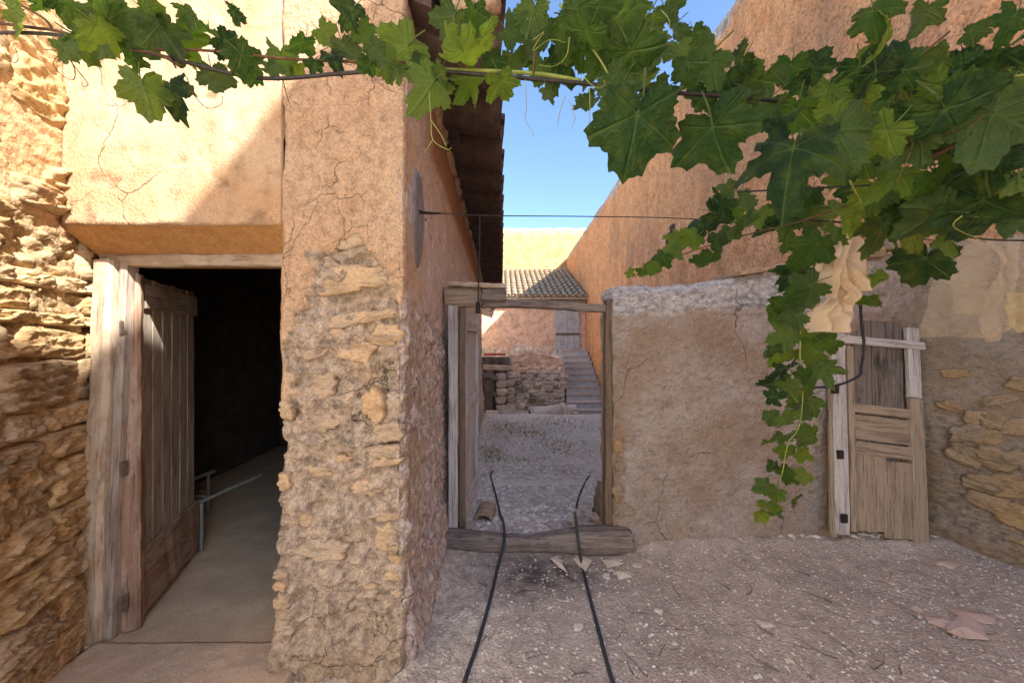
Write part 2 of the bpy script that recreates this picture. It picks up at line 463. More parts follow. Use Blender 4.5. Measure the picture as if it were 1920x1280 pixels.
def plank_mesh(L, w, t, seed=0, mat=None, nz=14, wob=0.003, wear=0.004, taper=0.0):
    """board along local Z from 0 to L, width X, thickness Y, worn edges"""
    rs = np.random.RandomState(seed + 5)
    c = min(w, t) * 0.18
    prof = np.array([(-w / 2 + c, -t / 2), (w / 2 - c, -t / 2), (w / 2, -t / 2 + c), (w / 2, t / 2 - c), (w / 2 - c, t / 2), (-w / 2 + c, t / 2), (-w / 2, t / 2 - c), (-w / 2, -t / 2 + c)])
    zz = np.linspace(0, L, nz)
    V = []
    for i, z in enumerate(zz):
        s = 1 - taper * z / L
        bx = wob * float(pn(z * 2.1, seed * 1.3, 0.5)); by = wob * 0.6 * float(pn(z * 2.7, seed * 2.1, 4.5))
        jit = rs.uniform(-1, 1, (8, 2)) * wear * 0.5
        p = prof * s + jit + (bx, by)
        dz = rs.uniform(-1, 1, 8) * wear * (2.0 if i in (0, nz - 1) else 0)
        for k in range(8): V.append((p[k, 0], p[k, 1], z + dz[k]))
    f = []
    for i in range(nz - 1):
        for k in range(8):
            k2 = (k + 1) % 8
            f.append([i * 8 + k, i * 8 + k2, (i + 1) * 8 + k2, (i + 1) * 8 + k])
    f.append(list(range(7, -1, -1))); f.append([(nz - 1) * 8 + k for k in range(8)])
    return mesh('plank', V, f, mat, smooth=False)

def plank(name, p0, p1, w, t, face, mat, parent=None, seed=0, **kw):
    """board from p0 to p1 whose broad side looks towards 'face'"""
    tags = {k: kw.pop(k) for k in ('label', 'cat', 'group', 'kind') if k in kw}
    p0, p1 = Vector(p0), Vector(p1)
    z = (p1 - p0); L = z.length; z.normalize()
    y = -(Vector(face) - z * Vector(face).dot(z)).normalized()
    x = y.cross(z)
    return obj(name, plank_mesh(L, w, t, seed, mat, **kw), parent, frame(p0, x, y, z), **tags)

def catmull(pts, n=6):
    pts = [Vector(p) for p in pts]
    if len(pts) < 3: return pts
    out = []
    for i in range(len(pts) - 1):
        p0, p1, p2, p3 = pts[max(0, i - 1)], pts[i], pts[i + 1], pts[min(len(pts) - 1, i + 2)]
        for k in range(n):
            t = k / n
            out.append(0.5 * ((2 * p1) + (p2 - p0) * t + (2 * p0 - 5 * p1 + 4 * p2 - p3) * t * t + (3 * p1 - p0 - 3 * p2 + p3) * t ** 3))
    return out + [pts[-1]]

def tube_data(pts, r, sides=7, r1=None, n=6, rough=0.0):
    pts = catmull(pts, n); m = len(pts)
    r1 = r if r1 is None else r1
    V, f = [], []; up = Vector((0.13, 0.21, 0.97))
    for i, p in enumerate(pts):
        d = (pts[min(m - 1, i + 1)] - pts[max(0, i - 1)]).normalized()
        a = d.cross(up)
        if a.length < 0.05: a = d.cross(Vector((1, 0, 0)))
        a.normalize(); b = d.cross(a)
        rr = r + (r1 - r) * i / max(1, m - 1)
        for k in range(sides):
            th = 2 * math.pi * k / sides
            q = rr * (1 + rough * random.uniform(-1, 1))
            V.append(p + a * math.cos(th) * q + b * math.sin(th) * q)
    for i in range(m - 1):
        for k in range(sides):
            k2 = (k + 1) % sides
            f.append([i * sides + k, (i + 1) * sides + k, (i + 1) * sides + k2, i * sides + k2])
    f.append(list(range(sides))); f.append([(m - 1) * sides + k for k in range(sides - 1, -1, -1)])
    return V, f

def tube(name, pts, r, mat, parent=None, sides=7, r1=None, n=6, rough=0.0, **tags):
    V, f = tube_data(pts, r, sides, r1, n, rough)
    o0 = Vector(V[0]) if parent is None else Vector((0, 0, 0))
    return obj(name, mesh(name, [v - o0 for v in V], f, mat), parent, Matrix.Translation(o0), **tags)

def box_data(cx, cy, cz, sx, sy, sz):
    V = [(cx + dx * sx / 2, cy + dy * sy / 2, cz + dz * sz / 2) for dx in (-1, 1) for dy in (-1, 1) for dz in (-1, 1)]
    f = [[0, 1, 3, 2], [4, 6, 7, 5], [0, 4, 5, 1], [2, 3, 7, 6], [0, 2, 6, 4], [1, 5, 7, 3]]
    return V, f

def box(name, lo, hi, mat, parent=None, bev=0.004, **tags):
    import bmesh
    lo, hi = Vector(lo), Vector(hi); c = (lo + hi) / 2
    bm = bmesh.new()
    V, f = box_data(0, 0, 0, *(hi - lo))
    vs = [bm.verts.new(v) for v in V]
    for q in f: bm.faces.new([vs[i] for i in q])
    bmesh.ops.recalc_face_normals(bm, faces=bm.faces)
    if bev: bmesh.ops.bevel(bm, geom=bm.edges[:], offset=bev, segments=2, affect='EDGES')
    me = bpy.data.meshes.new(name); bm.to_mesh(me); bm.free(); me.materials.append(mat)
    return obj(name, me, parent, Matrix.Translation(c), **tags)

def rng(a, b, step): return np.linspace(a, b, max(2, int(round(abs(b - a) / step)) + 1))

# ------------------------------------------------------------------ ground
def gz(x, y):
    x = np.asarray(x, float); y = np.asarray(y, float)
    return np.interp(y, [-100, 3.2, 10.5, 14.2, 100], [0, 0, -0.40, -1.15, -1.15]) + 0 * x

def ground_h(x, y):
    near = sstep(16, 9, y)
    h = gz(x, y) + 0.018 * fbm(x * 1.3, y * 1.3, 0, 3, 3) + 0.006 * fbm(x * 7, y * 7, 1, 3, 5) * near + 0.0035 * fbm(x * 28, y * 28, 2, 2, 8) * near
    # dust banked against the foot of the low wall and the house
    h = h + 0.05 * np.exp(-np.maximum(0, 2.99 - y) * 9) * sstep(0.85, 1.0, x) * sstep(3.6, 3.3, y)
    h = h + 0.04 * np.exp(-np.maximum(0, x + 0.44) * 12) * sstep(-0.56, -0.46, x) - 0.02 * sstep(-0.56, -0.7, x) * sstep(1.0, 1.6, y) * sstep(3.1, 2.9, y)
    return h

gx = np.concatenate([[-140, -60, -30, -15, -8, -5], rng(-3.5, -0.7, 0.14), rng(-0.62, 3.9, 0.0165), rng(4.1, 6, 0.4), [9, 16, 30, 60, 140]])
gy = np.concatenate([[-120, -60, -30, -15, -8, -4, -2, -1], rng(-0.4, 1.2, 0.2), rng(1.3, 4.2, 0.0175), rng(4.24, 7, 0.035), rng(7.06, 15, 0.07), rng(15.3, 24, 0.6), [30, 45, 80, 160]])
GXX, GYY = np.meshgrid(gx, gy, indexing='ij'); GXX = GXX.ravel(); GYY = GYY.ravel()
GZZ = ground_h(GXX, GYY)
gm = np.zeros((len(GXX), 3))
gm[:, 0] = sstep(0.15, -0.25, GXX + 0.25 * fbm(GXX * 2, GYY * 2, 0, 3, 4)) * sstep(3.2, 2.9, GYY) + 1.0 * sstep(3.2, 3.6, GYY)
soot = np.exp(-(((GXX - 0.28) / 0.42) ** 2 + ((GYY - 2.66) / 0.26) ** 2)) + 0.8 * np.exp(-(((GXX - 0.75) / 0.16) ** 2 + ((GYY - 3.4) / 0.3) ** 2))
gm[:, 1] = np.clip(soot * (0.75 + 0.6 * fbm(GXX * 9, GYY * 9, 0, 3, 9)), 0, 0.85)
gm[:, 2] = sstep(5.0, 6.2, GYY) * np.clip(0.15 + 0.7 * fbm(GXX * .8, GYY * .8, 0, 3, 12), 0, .7)
gm = np.clip(gm, 0, 1)
gme = mesh('ground', np.stack([GXX, GYY, GZZ], -1), grid_faces(len(gx), len(gy)), M['ground'], gm)
obj('ground', gme, kind='structure')
def gh(x, y): return float(ground_h(np.array([x]), np.array([y]))[0])

# ------------------------------------------------------------------ farmhouse on the left
YF = 1.86
XL, XD, XC = -2.15, -1.077, -0.47        # left end of front, right edge of doorway, outer corner
house = thing('farmhouse', (-1.3, 2.6, 0), 'ochre plastered farmhouse with open dark doorway and overhanging tiled eaves', 'house')

def roofline(x): return 3.12 + 0.42 * (-x)

def facade_disp(u, v, B):
    d = 0.006 * fbm(u * 2.2, v * 2.2, 0, 4, 21) + 0.0025 * fbm(u * 14, v * 14, 0, 4, 22)
    cr = np.abs(pn(u * 1.7 + 0.25 * pn(u * 6, v * 6), v * 1.7, 0, 23))
    d -= 0.006 * sstep(0.02, 0.0, cr)
    fl = sstep(0.52, 0.56, fbm(u * 4.5, v * 8.0, 0, 3, 25))
    d -= 0.010 * fl
    mk = np.zeros((len(u), 2)); mk[:, 0] = 1 - 0.5 * fl
    mk[:, 1] = np.clip(0.35 * fl + 0.6 * sstep(2.95, 3.25, v + 0.2 * fbm(u * 3, v * 3, 0, 3, 27)) * 0 , 0, 1)
    # dust-pale lower part, warmer wash near the crack
    return d, mk
# the wall over the doorway
lz = 2.17
me = patch(rng(XL, XD, 0.013), rng(0, 1, 0.0105), lambda u, v: (u, np.full_like(u, YF + 0.012), lz + v * (roofline(u) - lz)), (0, -1, 0),
           lambda u, v, B: facade_disp(B[:, 0], B[:, 2], B), 0.15, M['facade'])
obj('front_wall', me, house)
# sloping soffit block and timber lintel
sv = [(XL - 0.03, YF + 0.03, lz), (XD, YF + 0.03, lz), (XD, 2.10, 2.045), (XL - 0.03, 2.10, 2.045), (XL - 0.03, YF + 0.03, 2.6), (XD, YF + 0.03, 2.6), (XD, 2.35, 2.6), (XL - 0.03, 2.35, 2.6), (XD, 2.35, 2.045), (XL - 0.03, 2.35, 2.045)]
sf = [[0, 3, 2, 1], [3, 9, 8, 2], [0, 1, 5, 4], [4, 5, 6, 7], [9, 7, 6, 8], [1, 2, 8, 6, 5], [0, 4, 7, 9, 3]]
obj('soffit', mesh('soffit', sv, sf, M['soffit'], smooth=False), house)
plank('lintel', (XL + 0.0, 2.075, 2.035), (XD + 0.02, 2.075, 2.035), 0.065, 0.05, (0, -1, 0), M['wood_pale'], house, 3)

# pillar between doorway and corner: flaking render over rubble
def pillar_disp(u, v, B):
    z = B[:, 2]; t = (u - XD) / (XC - XD); tw = t + .14 * fbm(u * 4, z * 4, 5, 3, 30)
    zl = np.interp(tw, [-.2, .05, .30, .62, .88, 1.2], [1.05, 1.36, 2.06, 2.10, 1.84, 1.70])
    f = z - zl + 0.22 * fbm(u * 5, z * 5, 0, 4, 31)
    pl = sstep(-0.012, 0.012, f)
    f2 = 0.5 * fbm(u * 4, z * 5, 3, 3, 33) + 0.12
    p2 = sstep(0.0, 0.05, f2) * (1 - pl)                     # second, rougher coat
    rough = 0.036 * fbm(u * 7, z * 10, 0, 5, 34, 0.62) + 0.013 * fbm(u * 26, z * 32, 0, 3, 35)
    lay = np.abs((z * 9 + 0.8 * fbm(u * 3, z * 3, 0, 2, 37)) % 1 - .5) * 2
    d = pl * (0.0 + 0.004 * fbm(u * 3, z * 3, 0, 4, 36)) + (1 - pl) * (-0.030 + rough + 0.016 * p2 - 0.014 * sstep(.75, 1, lay) * (1 - p2))
    cr = np.abs(pn(u * 2.6 + 0.3 * pn(u * 7, z * 7), z * 2.2, 0, 38))
    d -= 0.008 * sstep(0.022, 0.0, cr) * pl
    # foot flares out and leans
    d += 0.05 * sstep(0.45, -0.05, z) + 0.02 * sstep(1.2, 0.3, z)
    d -= 0.03 * sstep(0.985, 1.0, t) + 0.02 * sstep(0.03, 0.0, t)
    mk = np.zeros((len(u), 2)); mk[:, 0] = pl * (0.9)
    mk[:, 1] = np.clip((1 - pl) * (1 - p2) * 0.45 * sstep(-.2, .5, fbm(u * 2, z * 2, 0, 3, 39)) + 0.5 * sstep(0.5, 0.1, z) * 0.6, 0, 1)
    return d, mk
def pillar_base(u, v):
    z = -0.05 + v * (roofline(u) + 0.05)
    edge = sstep(.08, 0, (u - XD)) * (0.016 * fbm(z * 6, z * 0 + 2, 0, 4, 41)) - 0.02 * sstep(1.5, 0.2, z) * sstep(.1, 0, u - XD)
    ed2 = sstep(.08, 0, (XC - u)) * 0.022 * fbm(z * 5, z * 0 + 9, 0, 4, 42) * sstep(2.2, 1.6, z)
    return u + edge + ed2, np.full_like(u, YF), z
me = patch(rng(XD, XC, 0.0095), rng(0, 1, 0.0028), pillar_base, (0, -1, 0), pillar_disp, 0.42, M['pillar'])
pillar = obj('pillar', me, house)
pst = [(726, 625, 66, 40), (728, 812, 56, 38), (722, 848, 66, 26), (724, 866, 58, 18), (692, 915, 66, 28), (724, 968, 52, 20), (727, 1010, 44, 56),
       (736, 1076, 36, 14), (746, 1106, 22, 14), (742, 1046, 30, 12), (640, 602, 120, 26), (700, 592, 90, 22), (618, 628, 84, 22), (712, 640, 60, 16), (602, 722, 50, 52), (598, 795, 64, 36),
       (642, 862, 34, 16), (596, 886, 50, 24), (610, 1030, 92, 40), (574, 976, 26, 28), (529, 1074, 26, 18), (534, 1132, 36, 40), (527, 1096, 24, 20),
       (533, 902, 28, 34), (536, 770, 26, 40), (542, 1172, 34, 22), (620, 450, 150, 40), (600, 490, 60, 24), (650, 520, 150, 50), (655, 664, 60, 22), (700, 760, 44, 60), (560, 850, 40, 18),
       (676, 660, 50, 40), (585, 660, 60, 26), (690, 1095, 40, 18)]
for i, (px, py, w, h) in enumerate(pst):
    d = YF - 0.0
    p = P(px, py, d); ww, hh = w * d / F, h * d / F
    dep = 0.010 if w > 100 else (0.024 if px > 680 or px < 545 else 0.015)
    if px < 545: px += 9
    sm = stone_mesh(ww, hh, dep, 300 + i, M['stone_p'], 10, 40, 1.0, 2.6, .42)
    if px > 700: p.x = min(p.x, XC - ww * 0.38)
    flare = 0.05 * float(sstep(0.45, -0.05, p.z)) + 0.02 * float(sstep(1.2, 0.3, p.z))
    obj('stone', sm, pillar, Matrix.Translation(p + Vector((0, 0.014 - flare, 0))) @ Matrix.Rotation(random.uniform(-.16, .16), 4, 'Y'))

# long side wall under the eaves, running back from the corner
def side_x(y): return XC - 0.012 * (y - YF) + np.interp(y, [YF, 3.2], [0, 0.012])
SY1 = 10.5
def side_disp(u, v, B):
    y, z = B[:, 1], B[:, 2]
    f = z - 1.72 + 0.16 * fbm(y * 3, z * 3, 0, 4, 51)
    pl = sstep(-0.04, 0.04, f)
    rough = 0.026 * fbm(y * 8, z * 9, 0, 5, 52, .6) + 0.011 * fbm(y * 26, z * 26, 0, 3, 53)
    pit = sstep(0.46, 0.56, fbm(y * 13, z * 8, 0, 2, 54)) * sstep(2.75, 2.5, z)
    d = pl * 0.005 * fbm(y * 4, z * 4, 0, 4, 55) + (1 - pl) * (-0.006 + rough) - 0.022 * pit
    d += 0.05 * sstep(0.5, -0.05, z) + 0.015 * sstep(1.3, 0.3, z)
    d -= 0.025 * sstep(YF + 0.03, YF, y)
    top = sstep(2.78, 2.82, z + 0.02 * fbm(y * 2, z * 2, 0, 3, 56)) * sstep(2.2, 2.6, y)
    d += 0.02 * top
    mk = np.zeros((len(u), 2)); mk[:, 0] = pl; mk[:, 1] = np.clip(top * 0.9 + 0.4 * pit, 0, 1)
    return d, mk
ys = np.concatenate([rng(YF, 3.3, 0.0115), rng(3.33, 6, 0.035), rng(6.1, SY1, 0.1)])
me = patch(ys, rng(0, 1, 0.0045), lambda u, v: (side_x(u), u, -0.55 + v * (3.16 + 0.55)), (1, 0, 0), side_disp, 0.03, M['side'])
obj('side_wall', me, house)
# grey cement smear round the wire hook
cs = stone_mesh(0.30, 0.55, 0.012, 77, M['darkcem'], 6, 24, 0.2, 2)
obj('cement_patch', cs, house, frame(Vector((XC + 0.006, 2.12, 2.28)), Vector((0, 1, 0)), Vector((-1, 0, 0)), Vector((0, 0, 1))))
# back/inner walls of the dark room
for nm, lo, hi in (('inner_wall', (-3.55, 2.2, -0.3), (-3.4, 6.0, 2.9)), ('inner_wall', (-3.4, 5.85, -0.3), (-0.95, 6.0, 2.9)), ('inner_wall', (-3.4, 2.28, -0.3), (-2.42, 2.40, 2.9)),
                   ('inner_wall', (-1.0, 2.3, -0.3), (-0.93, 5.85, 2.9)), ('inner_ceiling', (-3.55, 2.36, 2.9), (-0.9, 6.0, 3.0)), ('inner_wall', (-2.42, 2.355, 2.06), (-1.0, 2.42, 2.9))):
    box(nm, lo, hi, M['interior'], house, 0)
me = patch(rng(-3.4, -0.98, 0.05), rng(1.99, 5.85, 0.05), lambda u, v: (u, v, np.full_like(u, 0.018)), (0, 0, 1),
           lambda u, v, B: (0.008 * fbm(u * 2.5, v * 2.5, 0, 4, 61), np.zeros((len(u), 2))), 0.1, M['dustfloor'])
obj('interior_floor', me, house)
me = patch(rng(-2.12, -1.0, 0.015), rng(1.25, 2.0, 0.015), lambda u, v: (u, v, np.full_like(u, 0.034)), (0, 0, 1),
           lambda u, v, B: (0.010 * fbm(u * 3, v * 3, 0, 4, 62) + 0.004 * fbm(u * 20, v * 20, 0, 3, 63) - 0.05 * sstep(1.5, 1.28, v), np.zeros((len(u), 2))), 0.1, M['sill'])
obj('doorstep', me, house)

# door frame post and open leaf
fr0, fr1 = Vector((-2.175, 2.05, 0.0)), Vector((-2.10, 2.065, 2.03))
plank('frame_post', fr0, fr1, 0.105, 0.10, (0, -1, 0), M['wood_pale'], house, 11, nz=30, wob=0.012, wear=0.008)
plank('frame_post', fr0 + Vector((0.076, 0.02, 0.01)), fr1 + Vector((0.076, 0.02, 0.0)), 0.045, 0.08, (0, -1, 0), M['wood_door'], house, 12, nz=20)
h0 = Vector((-2.03, 2.085, 0.03)); ldir = Vector((-0.27, 0.77, 0)).normalized()
lface = Vector((0.77, 0.27, 0)).normalized()          # the side that looks into the doorway
leaf_o = thing('door', h0, None, None); leaf_o.parent = house; leaf_o.matrix_local = W[house].inverted() @ W[leaf_o]
LW, LH = 0.80, 1.94
def LP(a, z, off=0.0): return h0 + ldir * a + lface * off + Vector((0, 0, z))
plank('stile', LP(0.035, 0.0), LP(0.035, LH), 0.085, 0.07, (0.5, -1, 0), M['wood_red'], leaf_o, 20, nz=30, wear=0.006)
nb = 6
for i in range(nb):
    a = 0.10 + (LW - 0.10) * (i + 0.5) / nb
    plank('plank', LP(a, 0.03, 0.0), LP(a, LH - 0.01, 0.0), (LW - 0.10) / nb - 0.004, 0.026, lface, M['wood_door'], leaf_o, 30 + i, nz=16)
plank('bottom_rail', LP(0.02, 0.21, 0.028), LP(LW, 0.21, 0.028), 0.36, 0.02, lface, M['wood_red'], leaf_o, 41, nz=14, wear=0.01)
plank('top_rail', LP(0.10, 1.83, 0.024), LP(LW, 1.83, 0.024), 0.14, 0.02, lface, M['wood_door'], leaf_o, 42)
for z in (0.13, 0.85, 1.6):
    box('hinge', LP(-0.025, z) + Vector((-0.008, -0.03, 0)), LP(-0.025, z) + Vector((0.006, 0.01, 0.08)), M['iron_pale'], leaf_o, 0.003)

# eaves: clay tiles overhanging the side wall
roof = obj('roof', mesh('roof', [(-4.2, YF + 0.03, 5.0), (-0.35, YF + 0.03, 3.34), (-0.35, SY1 + 0.1, 3.34), (-4.2, SY1 + 0.1, 5.0),
                                (-4.2, YF + 0.03, 4.9), (-0.35, YF + 0.03, 3.24), (-0.35, SY1 + 0.1, 3.24), (-4.2, SY1 + 0.1, 4.9)],
                        [[0, 1, 2, 3], [7, 6, 5, 4], [0, 4, 5, 1], [1, 5, 6, 2], [2, 6, 7, 3], [3, 7, 4, 0]], M['clay'], smooth=False), house)
def half_pipe(L, r, t, up, r2=None, seg=9, n=8, mat=None, seed=0):
    """barrel tile along local X from 0 to L; up=1 is a cover (arch), up=-1 a channel"""
    V = []; r2 = r2 or r
    for i in range(n):
        x = L * i / (n - 1); q = r + (r2 - r) * i / (n - 1)
        wv = 1 + 0.05 * float(pn(x * 6, seed * 3.1))
        for rad in (q * wv, q * wv - t):
            for k in range(seg):
                th = math.pi * k / (seg - 1)
                V.append((x, rad * math.cos(th), up * rad * math.sin(th) * 0.8))
    f = []; s = 2 * seg
    for i in range(n - 1):
        for k in range(seg - 1):
            a = i * s + k
            f.append([a, a + 1, a + s + 1, a + s]); b = a + seg
            f.append([b, b + s, b + s + 1, b + 1])
        for k in (0, seg - 1):
            a = i * s + k
            f.append([a, a + s, a + s + seg, a + seg])
    for i in (0, n - 1):
        for k in range(seg - 1):
            a = i * s + k
            f.append([a, a + 1, a + seg + 1, a + seg])
    if up < 0: f = [q[::-1] for q in f]
    return mesh('tile', V, f, mat)
chan = [half_pipe(0.62, 0.235, 0.02, -1, 0.25, mat=M['clay'], seed=s) for s in range(3)]
cover = [half_pipe(0.66, 0.13, 0.02, 1, 0.115, mat=M['clay'], seed=s) for s in range(3)]
pitch = 0.56; sl = math.atan(0.30)
nt_ = int((SY1 - 1.9) / pitch)
for i in range(nt_ + 1):
    y = 1.98 + i * pitch
    jx = random.uniform(-.012, .012)
    ry = frame(Vector((0, 0, 0)), Vector((math.cos(sl), 0, -math.sin(sl))), Vector((0, 1, 0)), Vector((0, 0, 1)))
    obj('channel_tile', chan[i % 3], roof, T(-0.60, y + pitch * .5, 3.40) @ ry)
    c = obj('cover_tile', cover[i % 3], roof, T(-0.645 + jx * 0, y, 3.42) @ ry)
    # mortar bedding where the tile meets the wall head
    sm = stone_mesh(0.5, 0.13, 0.05, 500 + i, M['mortar_cap'], 4, 16, 0.3, 2.5)
    obj('mortar_bed', sm, roof, frame(Vector((float(side_x(y)) - 0.02 + 0.035, y + pitch * .5, 3.17)), Vector((0, 1, 0)), Vector((-1, 0, 0)), Vector((0, 0, 1))))
# mortar filled end of the verge
sm = stone_mesh(0.30, 0.16, 0.06, 901, M['mortar_cap'], 6, 20, 0.3, 2.5)
obj('mortar_end', sm, roof, T(-0.15, 1.90, 3.30))

# low metal frame standing in the dark room
bench = thing('metal_frame', (-2.26, 2.88, 0.03), 'low pale tubular metal frame standing in the dark doorway room', 'metal frame')
a0, a1 = Vector((-2.29, 2.86, 0.39)), Vector((-2.17, 3.46, 0.40))
tube('rail', [a0, (a0 + a1) / 2, a1], 0.016, M['pipe'], bench)
b0 = a0 + Vector((-0.5, 0.1, 0)); b1 = a1 + Vector((-0.5, 0.1, 0))
tube('rail', [b0, (b0 + b1) / 2, b1], 0.016, M['pipe'], bench)
tube('crossbar', [a0 + (a1 - a0) * .2, (a0 + b0) / 2 + (a1 - a0) * .2, b0 + (a1 - a0) * .2], 0.010, M['pipe'], bench)
for q in (a0 + (a1 - a0) * .08, b0 + (b1 - b0) * .08, b1 - (b1 - b0) * .1):
    tube('leg', [q, q - Vector((0, 0, 0.18)), Vector((q.x, q.y, 0.02))], 0.014, M['pipe'], bench)

# ------------------------------------------------------------------ stone wall on the far left
swall = thing('stone_wall', (-2.1, 1.6, 0), 'ochre rubble stone wall with layered sandstone blocks beside the dark doorway', 'wall')
U0 = Vector((-2.0, 1.42, 0)); U1 = Vector((-2.30, 2.24, 0)); ud = (U1 - U0).normalized()
un = Vector((ud.y, -ud.x, 0)); UL = (U1 - U0).length
SA = -0.55
def left_base(u, v):
    return U0.x + ud.x * u, U0.y + ud.y * u, v
def left_disp(u, v, B):
    d = 0.022 * fbm(u * 5, v * 9, 0, 5, 71, .58) + 0.012 * fbm(u * 16, v * 30, 0, 4, 72) + .02 * (((v * 14 + 1.3 * fbm(u * 3, v * 3, 0, 3, 75)) % 1) ** 2 - .2)
    pl = sstep(-.1, .1, v - 2.2 + .3 * fbm(u * 3, v * 3, 0, 3, 73))
    d = d * (1 - 0.6 * pl) + 0.01 * pl
    d -= 0.05 * sstep(0.012, 0, np.abs(u - UL)) * 0
    lowp = sstep(0.5, 0.1, v)
    mk = np.zeros((len(u), 2)); mk[:, 0] = np.clip(pl, 0, 1); mk[:, 1] = np.clip(.35 * sstep(-.1, .4, fbm(u * 3, v * 6, 0, 3, 74)) * (1 - pl) , 0, 1)
    return d + .03 * lowp, mk
me = patch(rng(SA, UL, 0.0105), rng(-0.06, 4.2, 0.012), left_base, un, left_disp, 0.35, M['leftwall'])
obj('mortar', me, swall)
v = 0.02; si = 0
while v < 3.2:
    hgt = random.choice((.07, .1, .15, .2, .24)) * random.uniform(.85, 1.15)
    u = -0.25 + random.uniform(-.15, 0)
    while u < UL + 0.02:
        w = random.uniform(0.20, 0.50)
        uc, vc = u + w / 2, v + hgt / 2
        if uc > UL: break
        if random.random() < float(np.interp(v, [1.9, 2.4, 3.2], [.95, .6, .25])):
            dip = 0.0
            sm = stone_mesh(w * .99, hgt * .98, random.uniform(0.028, 0.06), 1000 + si, M['stone_y'], 14, 56, 1.0, 7, .10)
            p = Vector((U0.x + ud.x * uc, U0.y + ud.y * uc, vc)) + un * 0.012
            obj('stone', sm, swall, frame(p, ud, -un, Vector((0, 0, 1))) @ Matrix.Rotation(random.uniform(-.06, .06), 4, 'Y'))
        si += 1
        u += w + random.uniform(0.0, 0.02)
    v += hgt + random.uniform(0.0, 0.015)

# ------------------------------------------------------------------ low courtyard wall right of the gate
GY = 3.0
lw0, lw1 = Vector((0.86, 3.0, 0)), Vector((3.50, 3.20, 0))
ld = (lw1 - lw0).normalized(); LLn = (lw1 - lw0).length; ln = Vector((ld.y, -ld.x, 0))
lowwall = thing('courtyard_wall', (2.1, 3.1, 0), 'low grey-brown rendered courtyard wall with a cement capped top beside the gateway', 'wall')
ltop = lerp_line([(0, 1.99), (0.04, 2.03), (0.5, 2.06), (0.95, 2.09), (1.3, 2.18), (1.7, 2.22), (2.0, 2.20), (2.25, 2.32), (2.7, 2.38)])
def low_base(u, v):
    top = ltop(u) + 0.02 * fbm(u * 5, u * 0, 0, 4, 81)
    z = -0.06 + v * (top + 0.06)
    ein = sstep(0.06, 0, u) * (0.02 * fbm(z * 5, z * 0, 1, 4, 82) - 0.01)
    return lw0.x + ld.x * (u - ein), lw0.y + ld.y * u, z
def low_disp(u, v, B):
    z = B[:, 2]
    d = 0.010 * fbm(u * 2, z * 2, 0, 4, 83) + 0.009 * fbm(u * 8, z * 13, 0, 4, 84) + 0.007 * fbm(u * 26, z * 40, 0, 3, 85)
    d += 0.05 * sstep(0.35, -0.02, z + 0.1 * fbm(u * 2, z, 0, 2, 86)) 
    cap = sstep(-.03, .03, z - (1.80 + .06 * u) + .07 * fbm(u * 4, z * 4, 0, 4, 87)) * sstep(2.0, 1.2, u)
    d += .008 * cap - 0.03 * sstep(0.97, 1.0, v)
    edge = sstep(0.12, 0.03, u + .06 * fbm(u * 6, z * 4, 0, 3, 88)) * sstep(1.2, .7, z)
    d -= .02 * edge * (0.5 + fbm(u * 12, z * 8, 0, 3, 89))
    cr = np.abs(pn(u * 1.3 + .2 * pn(u * 6, z * 6), z * 1.6 + 5, 0, 90))
    d -= .004 * sstep(.015, 0, cr)
    far = sstep(1.9, 2.3, u)
    d += far * .014 * fbm(u * 7, z * 9, 0, 4, 91)
    br = sstep(.3, .5, fbm(u * 5, z * 6, 0, 3, 92)) * sstep(1.75, 2.0, z) * sstep(1.5, 2.0, u)
    d -= .03 * br
    mk = np.zeros((len(u), 2)); mk[:, 0] = 1 - cap
    mk[:, 1] = np.clip(.8 * edge + .45 * sstep(.6, .05, z) * sstep(-.2, .3, fbm(u * 2, z * 3, 0, 3, 93)) + .55 * sstep(-.1, .5, fbm(u * 1.4, z * 1.8, 0, 4, 94)) * (1 - cap), 0, .85)
    return d, mk
me = patch(rng(0, LLn, 0.0115), rng(0, 1, 0.0055), low_base, ln, low_disp, 0.30, M['low'])
lowbody = obj('render', me, lowwall)
# cap slabs and exposed stones
for i, (u, z, w, h, dp) in enumerate([(0.05, .78, .09, .12, .03), (.06, .62, .10, .10, .03), (.04, .42, .1, .14, .035), (.09, .28, .16, .11, .035), (.07, .1, .12, .1, .04), (.16, .16, .12, .08, .03), (1.35, .13, .2, .1, .02), (1.05, .1, .16, .07, .02), (.7, .22, .09, .05, .016), (1.62, 1.2, .08, .05, .01)]):
    p = lw0 + ld * u + Vector((0, 0, z)) + ln * .005
    obj('stone', stone_mesh(w * .9, h * .8, dp * .7, 700 + i, M['stone_r'], 8, 30, .8, 2.6, .4), lowwall, frame(p, ld, -ln, Vector((0, 0, 1))))
cap = plank('cap_slab', lw0 + ld * 1.0 + Vector((0, .1, 2.135)), lw0 + ld * 1.5 + Vector((0, .1, 2.225)), .34, .035, (0, 0, 1), M['mortar_cap'], lowwall, 5, wear=.012)
for i, (u, z, w, h) in enumerate([(2.0, 2.27, .16, .12), (2.2, 2.34, .2, .12), (1.85, 2.25, .14, .09), (2.42, 2.40, .2, .1)]):
    p = lw0 + ld * u + Vector((0, .03, z)) + ln * .02
    obj('stone', stone_mesh(w, h, .06, 720 + i, M['stone_r'], 6, 22, .6), lowwall, frame(p, ld, -ln, Vector((0, 0, 1))))

